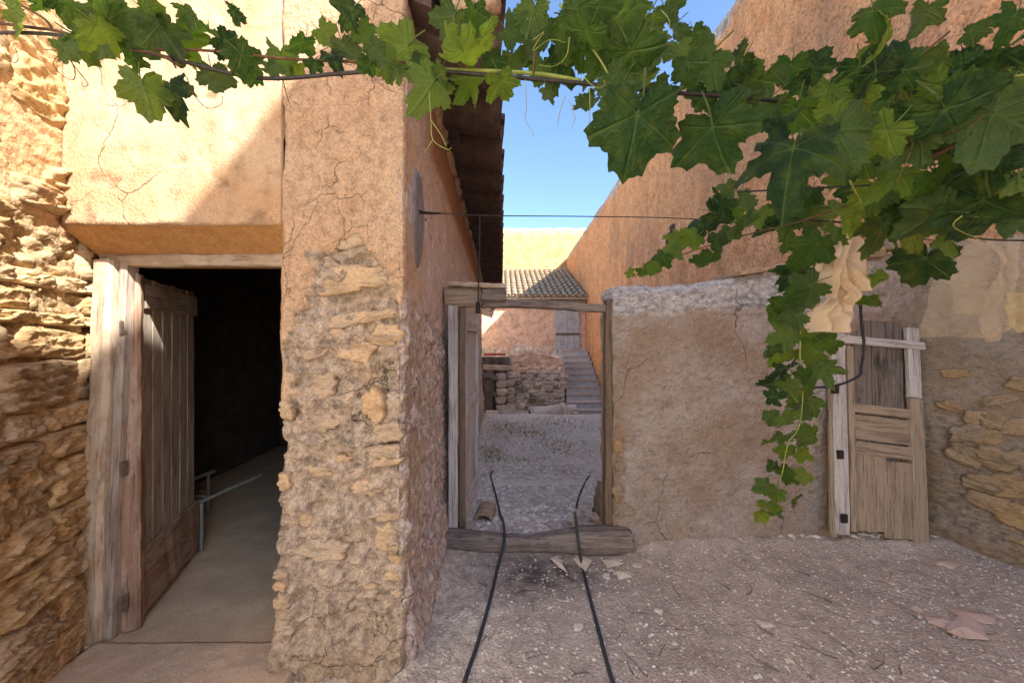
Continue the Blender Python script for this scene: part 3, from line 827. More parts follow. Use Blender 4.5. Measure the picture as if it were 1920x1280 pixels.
# rubble wall turning towards the viewer
rub = thing('rubble_wall', (3.6, 2.8, 0), 'brown rubble wall with exposed ochre stones right of the leaning shutter', 'wall')
rw0, rw1 = Vector((3.43, 3.22, 0)), Vector((3.86, 2.42, 0)); rd = (rw1 - rw0).normalized(); rn = Vector((rd.y, -rd.x, 0)); RL = (rw1 - rw0).length
if rn.x > 0: rn = -rn
def rub_disp(u, v, B):
    z = B[:, 2]
    d = .016 * fbm(u * 4, z * 6, 0, 5, 101, .58) + .006 * fbm(u * 18, z * 26, 0, 3, 102)
    d += .05 * sstep(.35, 0, z) - .03 * sstep(.97, 1, v)
    st = sstep(-.05, .25, fbm(u * 2.2, z * 2.2, 0, 3, 103)) * sstep(1.6, 1.2, z)
    mk = np.zeros((len(u), 2)); mk[:, 0] = sstep(.5, 1.4, z); mk[:, 1] = .5 * st
    return d, mk
me = patch(rng(0, RL, .011), rng(0, 1, .006), lambda u, v: (rw0.x + rd.x * u, rw0.y + rd.y * u, -.06 + v * (2.42 + .03 * fbm(u * 5, u * 0, 0, 3, 104))), rn, rub_disp, .12, M['rubble'])
obj('mortar', me, rub)
for i, (px, py, w, h) in enumerate([(1868, 750, 60, 30), (1835, 782, 50, 44), (1862, 788, 44, 52), (1816, 812, 70, 46), (1846, 818, 60, 44), (1812, 852, 70, 50), (1866, 860, 66, 56), (1842, 905, 70, 48), (1890, 910, 70, 60), (1850, 940, 70, 40), (1900, 965, 60, 60), (1915, 720, 50, 36), (1900, 800, 50, 44), (1913, 860, 50, 50), (1790, 700, 40, 24), (1880, 1015, 60, 40), (1780, 760, 44, 26), (1915, 1020, 40, 40)]):
    tn = (px - 942) / F
    # where the sight line meets the wall plane
    den = rd.x - tn * rd.y; uu = (tn * rw0.y - rw0.x) / den
    yy = rw0.y + rd.y * uu; z = CAM_H - (py - 640) / F * yy
    p = Vector((rw0.x + rd.x * uu, yy, z)) + rn * .01
    obj('stone', stone_mesh(w * yy / F * 0.8, h * yy / F * 0.72, random.uniform(.02, .045), 760 + i, M['stone_r'], 9, 34, .8, 2.8, .36), rub, frame(p, -rd, -rn, Vector((0, 0, 1))) @ Matrix.Rotation(random.uniform(-.35, .35), 4, 'Y'))

# ------------------------------------------------------------------ added white wall behind the viewer, bounces sunlight into the shaded yard
bounce_near = thing('bounce_wall_near', (-2.6, -4, 0), 'unseen white wall added behind the viewer to bounce sunlight into the yard', 'house')
me = patch(rng(-9, .86, .1), rng(-.2, 5.6, .1), lambda u, v: (np.full_like(u, -2.0), u, v), (1, 0, 0), lambda u, v, B: (.015 * fbm(u, v, 0, 4, 151), np.zeros((len(u), 2))), .9, M['white'])
obj('wall', me, bounce_near)
for i, y in enumerate((-2.4, -5.2)):
    box('shutter', (-2.02, y - .45, 1.1), (-1.955, y + .45, 2.3), M['wood_brown'], bounce_near, .006)  # shutters dressing the added bounce wall

# ------------------------------------------------------------------ tall house wall behind
XT = 3.95
tall = thing('tall_house', (XT, 8, -1), 'tall orange roughcast house wall rising behind the low courtyard wall', 'house')
ttop = lerp_line([(-14, 7.6), (-3.85, 7.92), (-3.0, 8.16), (6.4, 7.42), (11.2, 7.22), (17.5, 6.98), (25, 6.70)])
def tall_disp(u, v, B):
    y, z = B[:, 1], B[:, 2]
    d = .03 * fbm(y * .8, z * .8, 0, 4, 111) + .03 * fbm(y * 4, z * 4, 0, 3, 112)
    t = ttop(y) - z
    capm = sstep(.30, .18, t + .22 * fbm(y * 1.5, z * 1.5, 0, 4, 113))
    d -= .05 * sstep(.06, 0, t)
    mk = np.zeros((len(u), 2)); mk[:, 0] = 1 - capm * .9
    mk[:, 1] = np.clip(.5 * sstep(.0, .5, fbm(y * .9, z * .35, 0, 4, 114)) + .35 * sstep(.15, .5, fbm(y * 3, z * .3, 0, 3, 116)), 0, .8)
    return d, mk
def tall_base(u, v):
    top = ttop(u) + .05 * fbm(u * 1.6, u * 0, 0, 4, 115)
    return np.full_like(u, XT), u, -1.6 + v * (top + 1.6)
me = patch(np.concatenate([rng(-4.6, 2.3, .6), rng(2.5, 12, .05), rng(12.1, 25, .12)]), rng(0, 1, .0075), tall_base, (-1, 0, 0), tall_disp, .5, M['tall'])
obj('wall', me, tall)
box('shadow_caster', (XT + .02, -2.55, 7.4), (XT + .7, -1.5, 9.6), M['mortar_cap'], tall, .02)  # added out of view to shape the shadow edge on the house front
for i, (px, py) in enumerate([(1262, 432), (1254, 448)]):
    d = XT / ((px - 942) / F)
    p = P(px, py, d)
    obj('broken_stone', stone_mesh(.28, .3, .05, 830 + i, M['clay'], 6, 20, .8), tall, frame(p, Vector((0, -1, 0)), Vector((1, 0, 0)), Vector((0, 0, 1))))

# ------------------------------------------------------------------ far end of the yard
farw = thing('end_wall', (1, 23.6, -1), 'sunlit cream plastered end wall rising above the small tiled roof', 'wall')
me = patch(rng(-4, 5.5, .12), rng(0, 1, .02), lambda u, v: (u, np.full_like(u, 23.6), -1.3 + v * (9.85 + .06 * fbm(u * 2, u * 0, 0, 3, 121))), (0, -1, 0),
           lambda u, v, B: (.04 * fbm(u * 2, B[:, 2] * 2, 0, 4, 122), np.stack([1 - .8 * sstep(8.0, 8.3, B[:, 2]), 0 * u], -1)), .4, M['far'])
obj('wall', me, farw)

DW = 18.2
out = thing('outbuilding', (1.2, DW, -1.1), 'small outbuilding with barrel tiled lean-to roof and plank loft door', 'building')
me = patch(rng(-2.5, XT, .05), rng(0, 1, .012), lambda u, v: (u, np.full_like(u, DW), -1.25 + v * 4.92), (0, -1, 0),
           lambda u, v, B: (.03 * fbm(u * 2, B[:, 2] * 2, 0, 4, 131) + .012 * fbm(u * 8, B[:, 2] * 8, 0, 3, 132) - .05 * sstep(.62, .7, pn(u * 6, B[:, 2] * 6, 0, 133)),
                            np.stack([sstep(1.0, 1.6, B[:, 2] + .4 * fbm(u * 2, B[:, 2] * 2, 0, 3, 134)), .4 * sstep(.1, .5, fbm(u * 2.5, B[:, 2] * 2.5, 0, 3, 135))], -1)), .4, M['farwall'])
obj('wall', me, out)
# roof slab and tile rows
e0, e1 = Vector((0, 17.75, 3.66)), Vector((0, 23.5, 5.95))
rs_ = (e1 - e0); rl = rs_.length; rdv = rs_.normalized()
oroof = obj('roof', mesh('roof', [(-3, e0.y, e0.z), (XT, e0.y, e0.z), (XT, e1.y, e1.z), (-3, e1.y, e1.z), (-3, e0.y, e0.z - .12), (XT, e0.y, e0.z - .12), (XT, e1.y, e1.z - .12), (-3, e1.y, e1.z - .12)],
                         [[0, 1, 2, 3], [7, 6, 5, 4], [0, 4, 5, 1], [1, 5, 6, 2], [2, 6, 7, 3], [3, 7, 4, 0]], M['clay_pale'], smooth=False), out)
def tile_row(seed):
    V, f = [], []; nc = 11; seg = 7
    for c in range(nc):
        for q in (0, 1):
            x = rl * (c + q) / nc - (.06 if q == 0 else 0); r = .105 + (.02 if q == 0 else 0) + .008 * random.uniform(-1, 1); zz = .03 if q == 0 else 0
            for k in range(seg):
                th = math.pi * k / (seg - 1)
                V.append((r * math.cos(th), x, zz + r * math.sin(th)))
        b = c * 2 * seg
        f += [[b + k, b + k + 1, b + seg + k + 1, b + seg + k] for k in range(seg - 1)]
        f.append([b + k for k in range(seg)])
        f.append([b + seg + k for k in range(seg - 1, -1, -1)])
    return mesh('tile_row', V, f, M['clay_pale'])
rows = [tile_row(i) for i in range(3)]
for i in range(24):
    x = -2.9 + i * .29
    obj('tile_row', rows[i % 3], oroof, frame(Vector((x, e0.y - .06, e0.z + .01)), Vector((1, 0, 0)), rdv, Vector((0, -rdv.z, rdv.y))))
box('eaves_board', (-3, 17.95, 3.40), (XT - .02, 18.12, 3.53), M['wood_brown'], out, .01)
odoor = obj('door', plank_mesh(2.42, .3, .03, 4, M['wood_grey']), out, frame(Vector((2.66, DW - .05, 1.16)), Vector((1, 0, 0)), Vector((0, 1, 0)), Vector((0, 0, 1))))
for i in range(1, 4):
    plank('plank', (2.66 + i * .28, DW - .055, 1.16), (2.66 + i * .28, DW - .05, 3.58), .27, .03, (0, -1, 0), M['wood_grey'], odoor, i + 8)
plank('crosspiece', (2.52, DW - .09, 1.95), (3.64, DW - .09, 1.95), .10, .03, (0, -1, 0), M['wood_dark'], odoor, 15)
# dark slatted eave of the shed beyond the farmhouse corner
shed = thing('lean_to_roof', (-1.0, 13.5, 2.2), 'dark lean-to roof edge with slats beyond the farmhouse corner', 'roof')
for i in range(7):
    plank('slat', (-1.35, 12.3 + i * .45, 2.87), (-0.22 - .03 * i, 12.3 + i * .45, 2.72 - .03 * i), .34, .04, (0, 0, -1), M['wood_dark'], shed, 60 + i)
plank('post', (-0.95, 12.2, -0.85), (-0.95, 12.2, 2.85), .12, .12, (0, -1, 0), M['wood_brown'], shed, 71)
plank('post', (-0.95, 15.0, -1.2), (-0.95, 15.0, 2.75), .12, .12, (0, -1, 0), M['wood_brown'], shed, 72)

# hidden white wall added to bounce sunlight onto the back yard
bounce_back = thing('bounce_wall_back', (-1.9, 14.5, -1), 'unseen white wall added beyond the farmhouse to bounce sunlight into the back yard', 'building')
me = patch(rng(10.9, 18.0, .12), rng(-1.3, 4.6, .12), lambda u, v: (np.full_like(u, -1.62), u, v), (1, 0, 0), lambda u, v, B: (.02 * fbm(u, v, 0, 4, 161), np.zeros((len(u), 2))), .4, M['white'])
obj('wall', me, bounce_back)

# stairs
stairs = thing('staircase', (3.1, 16, -1.15), 'grey concrete steps climbing along the orange wall to the loft door', 'stairs')
ns = 10; z0, z1 = -1.15, 1.20; y0, y1 = 14.15, 17.85
for i in range(ns):
    zt = z0 + (z1 - z0) * (i + 1) / ns; ya = y0 + (y1 - y0) * i / ns; xa = 2.50 + .015 * i
    st = box('step', (xa, ya, z0 - .2), (XT - .02 - .002 * i, y1 + .28 - .003 * i, zt - .04), M['concrete'], stairs, .006)
    box('tread', (xa - .03, ya - .05, zt - .038), (XT - .03, ya + (y1 - y0) / ns + .02, zt), M['stone_g'], stairs, .01)
parapet = [(P(1040, 655, 17.6), P(1052, 700, 16.2))]
box('stair_wall', (2.20, 15.2, -1.2), (2.47, 18.1, 1.0), M['farwall'], stairs, .03)

# ruined stone wall at the end of the yard
ruin = thing('ruined_wall', (0.9, 15.2, -1.15), 'crumbling dry stone wall with pale plaster remains below the outbuilding', 'wall')
me = patch(rng(-1.3, 2.42, .035), rng(0, 1, .014), lambda u, v: (u, np.full_like(u, 15.2), -1.25 + v * (np.interp(u, [-1.3, .3, .35, 1.2, 2.2, 2.42], [1.75, 1.75, 2.35, 2.45, 2.2, 2.1]) + .06 * fbm(u * 5, u * 0, 0, 3, 141))), (0, -1, 0),
           lambda u, v, B: (.05 * fbm(u * 5, B[:, 2] * 8, 0, 4, 142), np.stack([sstep(.1, .5, B[:, 2] + .3 * fbm(u * 3, B[:, 2] * 3, 0, 3, 143)), .5 * sstep(0, .5, fbm(u * 3, B[:, 2] * 5, 0, 3, 144))], -1)), .5, M['farwall'])
obj('core', me, ruin)
v = -1.05; k = 0
while v < 0.42:
    hh = random.uniform(.08, .19); u = .32
    while u < 2.3:
        w = random.uniform(.13, .42)
        if random.random() < .9:
            obj('stone', stone_mesh(w * .95, hh * .92, random.uniform(.03, .09), 2000 + k, random.choice((M['stone_g'], M['stone_g'], M['stone_r'])), 4, 14, .5), ruin, T(u + w / 2, 15.18, v + hh / 2))
        k += 1; u += w + .02
    v += hh + .01
pen = thing('animal_pen', (-.35, 14.7, -1.1), 'ruined pen with timber posts, pale beam and red tile under the stone wall', 'pen')
box('back_panel', (-1.0, 15.0, -1.2), (.3, 15.08, 1.0), M['wood_char'], pen, 0)
plank('beam', P(906, 688, 14.6), P(960, 690, 14.6), .2, .14, (0, -1, 0), M['wood_pale'], pen, 81)
plank('red_tile', P(908, 664, 14.6), P(948, 664, 14.6), .09, .3, (0, -1, 0), M['red_tile'], pen, 82)
plank('post', P(915, 775, 14.6), P(917, 694, 14.6), .3, .12, (0, -1, 0), M['wood_dark'], pen, 83)
plank('plank', P(908, 735, 14.5), P(932, 740, 14.5), .16, .05, (0, -1, 0), M['wood_dark'], pen, 84)
plank('plank', P(906, 703, 14.5), P(932, 708, 14.5), .16, .05, (0, -1, 0), M['wood_char'], pen, 85)
for j, (py, hh) in enumerate(((766, 16), (750, 15), (735, 14), (720, 15), (706, 13))):
    obj('stone', stone_mesh(.40, hh * 14.6 / F, .12, 2300 + j, M['stone_g'], 5, 16, .4), pen, T(*P(941 + random.uniform(-2, 2), py, 14.7)))
    obj('stone', stone_mesh(.34, hh * 14.6 / F, .12, 2320 + j, M['stone_g'], 5, 16, .4), pen, T(*P(957 + random.uniform(-2, 2), py - 3, 14.9)))
# stone roller
rp = P(994, 777, 13.4); rq = P(1058, 769, 13.6)
roller = thing('stone_roller', (rp + rq) / 2 - Vector((0, 0, .24)), 'grey hollow stone cylinder lying at the foot of the stairs', 'stone cylinder')
def cyl(p, q, r, r_in, n=24):
    z = (q - p).normalized(); a = z.cross(Vector((0, 0, 1))).normalized(); b = z.cross(a); V, f = [], []
    for (c, rr) in ((p, r), (q, r * .96), (p, r_in), (p + z * .5, r_in)):
        for k in range(n):
            th = 2 * math.pi * k / n; V.append(c + (a * math.cos(th) + b * math.sin(th)) * rr)
    for k in range(n):
        k2 = (k + 1) % n
        f += [[k, k2, n + k2, n + k], [k, 2 * n + k, 2 * n + k2, k2], [2 * n + k, 3 * n + k, 3 * n + k2, 2 * n + k2]]
    f.append([n + k for k in range(n)]); f.append([3 * n + k for k in range(n)])
    return V, f
V, f = cyl(rp, rq, .25, .17)
obj('drum', mesh('drum', V, f, M['stone_g']), roller)
zz = (rq - rp).normalized()
for s in (0.0, 1.0):
    V, f = cyl(rp + zz * ((rq - rp).length - .07) * s - zz * .01, rp + zz * (((rq - rp).length - .07) * s + .08), .265, .17)
    obj('rim', mesh('rim', V, f, M['stone_g']), roller)
for i, (px, py, s) in enumerate([(922, 778, 24), (952, 780, 24), (1025, 786, 14), (1065, 776, 18), (1080, 790, 12), (972, 790, 12)]):
    d = 13.3; p = P(px, py, d)
    V = stone_mesh(s * d / F, s * .55 * d / F, .14, 2400 + i, M['stone_g'], 5, 16, .4)
    p.z = gh(p.x, p.y) + .05
    obj('fallen_stone', V, None, T(*p), label='pale fallen stone at the foot of the ruined wall', cat='stone', group='fallen stones by the ruined wall')

# ------------------------------------------------------------------ gateway
gate = thing('yard_gate', (0.2, 3.1, 0), 'weathered timber gateway with an open grey plank gate between house and low wall', 'gate')
def gx_(px, d): return (px - 942) / F * d
plank('frame_board', (gx_(849, 3.02), 3.04, .08), (gx_(849, 3.02), 3.04, 1.88), .074, .04, (0, -1, 0), M['wood_grey'], gate, 91, nz=24)
plank('frame_board', (gx_(866, 3.06), 3.10, .08), (gx_(866, 3.06), 3.10, 1.87), .05, .04, (0, -1, 0), M['wood_dark'], gate, 92, nz=24)
plank('lintel', (-.46, 3.10, 1.955), (-.17, 3.10, 1.955), .155, .12, (0, -1, 0), M['wood_brown'], gate, 93)
plank('lintel', (-.165, 3.07, 1.965), (.025, 3.07, 1.96), .10, .13, (0, -1, 0), M['wood_log'], gate, 94)
plank('top_plate', (-.43, 3.08, 2.055), (.02, 3.08, 2.035), .16, .035, (0, 0, 1), M['wood_pale'], gate, 95, wear=.008)
plank('lintel_beam', (-.19, 3.10, 1.905), (.885, 3.10, 1.87), .062, .11, (0, -1, 0), M['wood_log'], gate, 96, nz=26, wob=.012, wear=.006)
plank('jamb_post', (.838, 3.07, .03), (.848, 3.07, 1.93), .055, .10, (0, -1, 0), M['wood_dark'], gate, 97, nz=24, wob=.008)
gl0 = Vector((-.335, 3.16, .09)); gdir = Vector((.055, .82, 0)).normalized(); gface = Vector((gdir.y, -gdir.x, 0))
gleaf = thing('leaf', gl0, None, None); gleaf.parent = gate; gleaf.matrix_local = W[gate].inverted() @ W[gleaf]
def GP(a, z, off=0): return gl0 + gdir * a + gface * off + Vector((0, 0, z))
plank('stile', GP(.0, 0), GP(.0, 1.76), .07, .05, (.6, -1, 0), M['wood_grey'], gleaf, 101, nz=20)
for i in range(4):
    a = .11 + i * .18
    plank('plank', GP(a, 0.02), GP(a, 1.76), .172, .024, gface, M['wood_grey'], gleaf, 103 + i, nz=18)
plank('stile', GP(.79, 0, .02), GP(.79, 1.76, .02), .09, .035, gface, M['wood_grey'], gleaf, 108)
for z in (.12, .95, 1.66):
    plank('rail', GP(.03, z, .026), GP(.8, z, .026), .11, .026, gface, M['wood_grey'], gleaf, int(110 + z * 10))
# hanging rod with a hook and weight
rod = thing('hanging_rod', (-.18, 2.98, 1.85), 'thin black rod with an iron weight hanging from the wire before the gate lintel', 'rod')
tube('rod', [P(899, 406, 2.95), P(899, 470, 2.95), P(897, 540, 2.95), P(897, 570, 2.95)], .006, M['cable'], rod)
tube('hook', [P(906, 568, 2.95), P(901, 576, 2.94), P(897, 572, 2.94)], .005, M['iron'], rod)
V, f = tube_data([P(896, 566, 2.94), P(896, 577, 2.94), P(896, 587, 2.94)], .014, 10, .02)
obj('weight', mesh('weight', V, f, M['iron']), rod)

# timber sill across the gateway
def log_mesh():
    pts = [(-.475, 2.98, .085, .052), (-.40, 2.97, .08, .064), (-.2, 2.965, .07, .066), (.05, 2.96, .05, .056), (.2, 2.955, .044, .052), (.4, 2.95, .066, .068), (.6, 2.95, .084, .084), (.8, 2.95, .086, .088), (.985, 2.955, .078, .084)]
    xs = np.linspace(-.475, .985, 60); V, f = [], []; seg = 36
    for i, x in enumerate(xs):
        y = np.interp(x, [p[0] for p in pts], [p[1] for p in pts]); z = np.interp(x, [p[0] for p in pts], [p[2] for p in pts]); r = np.interp(x, [p[0] for p in pts], [p[3] for p in pts])
        for k in range(seg):
            th = 2 * math.pi * k / seg
            rr = r * (1 + .16 * float(pn(x * 3, math.cos(th) * 2.2, math.sin(th) * 2.2)) + .17 * float(pn(x * 1.4, math.cos(th) * 7, math.sin(th) * 7)))
            sq = 1 / (abs(math.cos(th)) ** 4 + abs(math.sin(th)) ** 4) ** .25
            ex = (random.uniform(-.012, .012) - .02 * math.sin(th)) if i in (0, 59) else 0
            V.append((x + ex, y + rr * sq * math.cos(th), z + rr * sq * math.sin(th)))
    for i in range(59):
        for k in range(seg):
            k2 = (k + 1) % seg; f.append([i * seg + k, i * seg + k2, (i + 1) * seg + k2, (i + 1) * seg + k])
    f.append([k for k in range(seg)]); f.append([59 * seg + k for k in range(seg - 1, -1, -1)])
    return V, f
V, f = log_mesh()
# local Z along the log so that the grain runs lengthwise
mlog = frame(Vector((.25, 2.96, 0)), Vector((0, 1, 0)), Vector((0, 0, 1)), Vector((1, 0, 0)))
V = [mlog.inverted() @ Vector(q) for q in V]
obj('threshold_log', mesh('log', V, f, M['wood_log']), None, mlog, label='worn split grey log lying as threshold across the gateway', cat='log')
# concrete strip, roof tile, post stub, rubble
obj('concrete_strip', plank_mesh(1.22, .13, .08, 3, M['paper'], nz=20, wear=.008), None, frame(Vector((-.16, 4.52, gh(0, 4.5) - .022)), Vector((0, 1, 0)), Vector((0, 0, 1)), Vector((1, 0, 0))), label='pale concrete kerb strip crossing the yard beyond the threshold log', cat='kerb')
tl = half_pipe(.34, .085, .016, 1, .10, mat=M['mortar_cap'], seed=9, n=10)
obj('barrel_tile', tl, None, frame(Vector((-.145, 3.78, gh(-.15, 3.7) + .0)), Vector((-.1, -1, 0)).normalized(), Vector((1, -.1, 0)).normalized(), Vector((0, 0, 1))), label='loose clay barrel tile lying by the open gate', cat='roof tile')
V, f = tube_data([(.93, 3.62, gh(.9, 3.6) - .03), (.935, 3.62, .12), (.95, 3.63, .27)], .085, 12, .05, 5, .16)
obj('post_stump', mesh('post_stump', [Vector(q) - Vector((.93, 3.62, 0)) for q in V], f, M['wood_log']), None, T(.93, 3.62, 0), label='rotten grey post stump against the gate jamb', cat='stump')
for i in range(16):
    x, y = random.uniform(.62, .86), random.uniform(3.2, 3.62); s = random.uniform(.04, .11)
    obj('rubble_stone', stone_mesh(s, s * .7, s * .5, 2500 + i, M['stone_g'], 5, 14, .5), None, T(x, y, gh(x, y) + s * .2) @ Matrix.Rotation(random.uniform(0, 6), 4, 'Z') @ Matrix.Rotation(R(-60), 4, 'X'), label='grey rubble stone heaped beside the gate jamb', cat='stone', group='rubble heaped by the gate jamb')

# hoses
def ghp(px, py, lift=0.008):
    d = CAM_H * F / (py - 640)
    for _ in range(4):
        x = (px - 942) / F * d; z = gh(x, d); d = (CAM_H - z) * F / (py - 640)
    x = (px - 942) / F * d
    return Vector((x, d, gh(x, d) + lift))
h1 = [Vector((-.28, 1.2, .012)), ghp(872, 1278), ghp(895, 1210), ghp(918, 1130), ghp(934, 1062), P(944, 1022, 2.86) , P(946, 1006, 2.97) + Vector((0, 0, .03)), ghp(943, 985, .05), ghp(938, 965), ghp(930, 930), ghp(923, 905), ghp(920, 890), ghp(924, 884)]
tube('garden_hose', h1, .011, M['hose'], None, 8, label='black irrigation hose curving over the left half of the log towards the farmhouse', cat='hose', group='irrigation hoses')
h2 = [Vector((.52, 1.2, .012)), ghp(1148, 1278), ghp(1124, 1190), ghp(1103, 1110), ghp(1090, 1055), P(1083, 1010, 2.86) + Vector((0, 0, .02)), P(1080, 992, 2.96) + Vector((0, 0, .045)), ghp(1079, 975, .05), ghp(1080, 955), ghp(1086, 930), ghp(1098, 903), ghp(1106, 892)]
tube('garden_hose', h2, .011, M['hose'], None, 8, label='black irrigation hose crossing the log near the low wall', cat='hose', group='irrigation hoses')

# ------------------------------------------------------------------ leaning door in the corner
sh = thing('leaning_door', (3.05, 3.05, 0), 'old weathered panelled door leaning against the wall in the corner', 'door')
s0, s1 = P(1648, 1008, 3.0), P(1636, 612, 3.16)
s0.z = gh(s0.x, s0.y) + .01
szv = (s1 - s0); SH = szv.length; szv.normalize(); sxv = Vector((1, .02, 0)); sxv = (sxv - szv * sxv.dot(szv)).normalized(); syv = szv.cross(sxv)
def SP(px, py, off=0.0):
    a = (px - (1648 + (1636 - 1648) * (1008 - py) / 396)) / F * 3.08
    return s0 + sxv * a + szv * ((1008 - py) / 396 * SH) - syv * off
sf_ = -syv
def sboard(name, px, y0, y1, wpx, t, off, mat, seed, dx=0):
    return plank(name, SP(px, y0, off), SP(px + dx, y1, off), wpx / F * 3.08, t, sf_, M[mat], sh, seed, nz=18, wear=.004)
def srail(name, xa, xb, py, hpx, t, off, mat, seed, dy=4):
    return plank(name, SP(xa, py, off), SP(xb, py + dy, off), hpx / F * 3.08, t, sf_, M[mat], sh, seed, nz=10, wear=.004)
sboard('stile', 1577, 1000, 632, 26, .035, .01, 'wood_grey', 201, -12)
sboard('edge_strip', 1563, 1006, 640, 11, .03, .0, 'wood_brown', 202, -9)
sboard('inner_stile', 1597, 995, 655, 12, .03, .016, 'wood_brown', 203, -10)
sboard('stile', 1722, 1010, 745, 26, .04, .012, 'wood_brown', 204, -8)
sboard('stile', 1712, 744, 612, 24, .036, .014, 'wood_grey', 205, -4)
sboard('upper_board', 1616, 770, 600, 36, .018, .0, 'wood_char', 206, -4)
sboard('upper_board', 1665, 772, 602, 58, .018, .002, 'wood_char', 207, -4)
sboard('upper_board', 1580, 648, 606, 20, .018, .0, 'wood_grey', 214)
srail('ledge', 1558, 1726, 641, 15, .045, .026, 'wood_grey', 208)
srail('middle_rail', 1590, 1712, 770, 17, .03, .014, 'wood_brown', 209, 6)
srail('panel', 1592, 1706, 805, 46, .018, .004, 'wood_brown', 210, 6)
srail('middle_rail', 1592, 1714, 842, 24, .03, .014, 'wood_brown', 211, 8)
sboard('lower_panel', 1630, 992, 856, 64, .02, .006, 'wood_brown', 212, -4)
sboard('lower_panel', 1684, 1004, 866, 54, .02, .008, 'wood_brown', 213, -3)
sboard('back_board', 1640, 985, 640, 120, .012, -.022, 'wood_char', 215, -6)
for px, py in ((1558, 738), (1568, 858), (1576, 972)):
    p = SP(px, py, .03)
    box('hinge', p - Vector((.026, .012, .034)), p + Vector((.026, .012, .034)), M['iron'], sh, .004)

# ------------------------------------------------------------------ wires
def wire(pts, r, label, sides=5, mat='wire'):
    return tube('trellis_wire', pts, r, M[mat], None, sides, n=8, label=label, cat='wire', group='trellis wires')
wire([P(783, 397, 2.12) , P(900, 404, 2.2), P(1100, 406, 2.4), P(1285, 410, 2.6), P(1480, 425, 2.75), P(1640, 440, 2.9), P(1800, 455, 3.0)], .0032, 'thin wire stretched from the house corner hook above the gate')
obj_h = tube('wall_hook', [P(776, 391, 2.12), P(786, 395, 2.08), P(800, 398, 2.1), P(828, 400, 2.13), P(806, 401, 2.12), P(788, 400, 2.1), P(777, 405, 2.12)], .004, M['iron'], None, 6, label='twisted iron hook fixed in the grey cement of the house corner', cat='hook')
wire([P(-40, 62, .95), P(110, 66, .92), P(300, 105, .88), P(480, 146, .85), P(640, 138, .82), P(760, 130, .8), P(900, 140, .78), P(1085, 156, .78), P(1260, 174, .8), P(1425, 186, .9), P(1560, 205, 1.15), P(1760, 225, 1.3), P(1980, 235, 1.35)], .0042, 'thick dark wire carrying the vine across the house front', 6)
wire([P(1380, 360, 1.35), P(1540, 352, 1.3), P(1700, 345, 1.25), P(1980, 340, 1.2)], .003, 'wire buried in the vine over the leaning door')
wire([P(1500, 412, 1.7), P(1700, 425, 1.72), P(1780, 437, 1.75), P(1850, 449, 1.8), P(1960, 452, 1.85)], .0042, 'dark rusty wire holding the gauze cloth')

# ------------------------------------------------------------------ vine leaves
def leaf_mesh(seed):
    rs = np.random.RandomState(seed); n = 80
    lobes = [(0, 1.0, .62), (62, .86, .60), (-62, .86, .60), (122, .66, .62), (-122, .66, .62)]
    lobes = [(a + rs.uniform(-5, 5), L * rs.uniform(.92, 1.08), w) for a, L, w in lobes]
    th = np.linspace(-178, 178, n)
    r = np.full(n, .30); sinus = rs.uniform(.20, .44)
    for a, L, w in lobes:
        dd = np.abs(th - a) / 31.0
        r = np.maximum(r, L * np.clip(1 - sinus * dd ** 1.3 - .05 * dd ** 5, 0, 1))
    r *= np.where(np.abs(th) > 165, .55 + .45 * (178 - np.abs(th)) / 13, 1)
    saw = (np.arange(n) % 4) / 4
    r *= 1 - .11 * np.array([0, .75, 1.0, .55])[np.arange(n) % 4] * rs.uniform(.7, 1.3, n)
    curl, fold, tw = rs.uniform(.1, .8), rs.uniform(.0, .85), rs.uniform(-.6, .6); lb = rs.uniform(-.55, .3, 5)
    V = [(0, 0, 0)]; vein = [1.0]; nr = 5
    for k in range(1, nr + 1):
        q = k / nr
        for t, rr in zip(th, r):
            a = math.radians(t); x, y = math.sin(a) * rr * q, -math.cos(a) * rr * q
            dl = min(abs(t - l[0]) for l in lobes)
            vn = max(0, 1 - dl * (1 + q * 1.5) / 9)
            z = -curl * (x * x + y * y) * .8 + fold * abs(x) * .7 + tw * x * y + .07 * rr * q * math.cos(math.radians(t) * 5.8) - .03 * vn * q
            z += sum(b * max(0, 1 - abs(t - l[0]) / 34) for b, l in zip(lb, lobes)) * q * q * rr + .05 * math.sin(t * .55 + seed) * q ** 3
            z += .16 * float(pn(x * 3 + seed, y * 3, 2.0)) * q
            V.append((x, y, z)); vein.append(vn)
    f = [[0, 1 + k, 2 + k] for k in range(n - 1)]
    for s in range(nr - 1):
        a = 1 + s * n; b = a + n
        f += [[a + k, b + k, b + k + 1, a + k + 1] for k in range(n - 1)]
    # petiole
    pv, pf = tube_data([(0, 0, 0), (.02, .28, -.05), (-.03, .62, -.22)], .022, 5, .016, 3)
    o = len(V); V += [tuple(q) for q in pv]; vein += [.9] * len(pv); f += [[o + i for i in q] for q in pf]
    mk = np.zeros((len(V), 2)); mk[:, 0] = vein
    return mesh('leaf', V, f, M['leaf'], mk)
LM = [leaf_mesh(40 + i) for i in range(18)]
NLEAF = 0
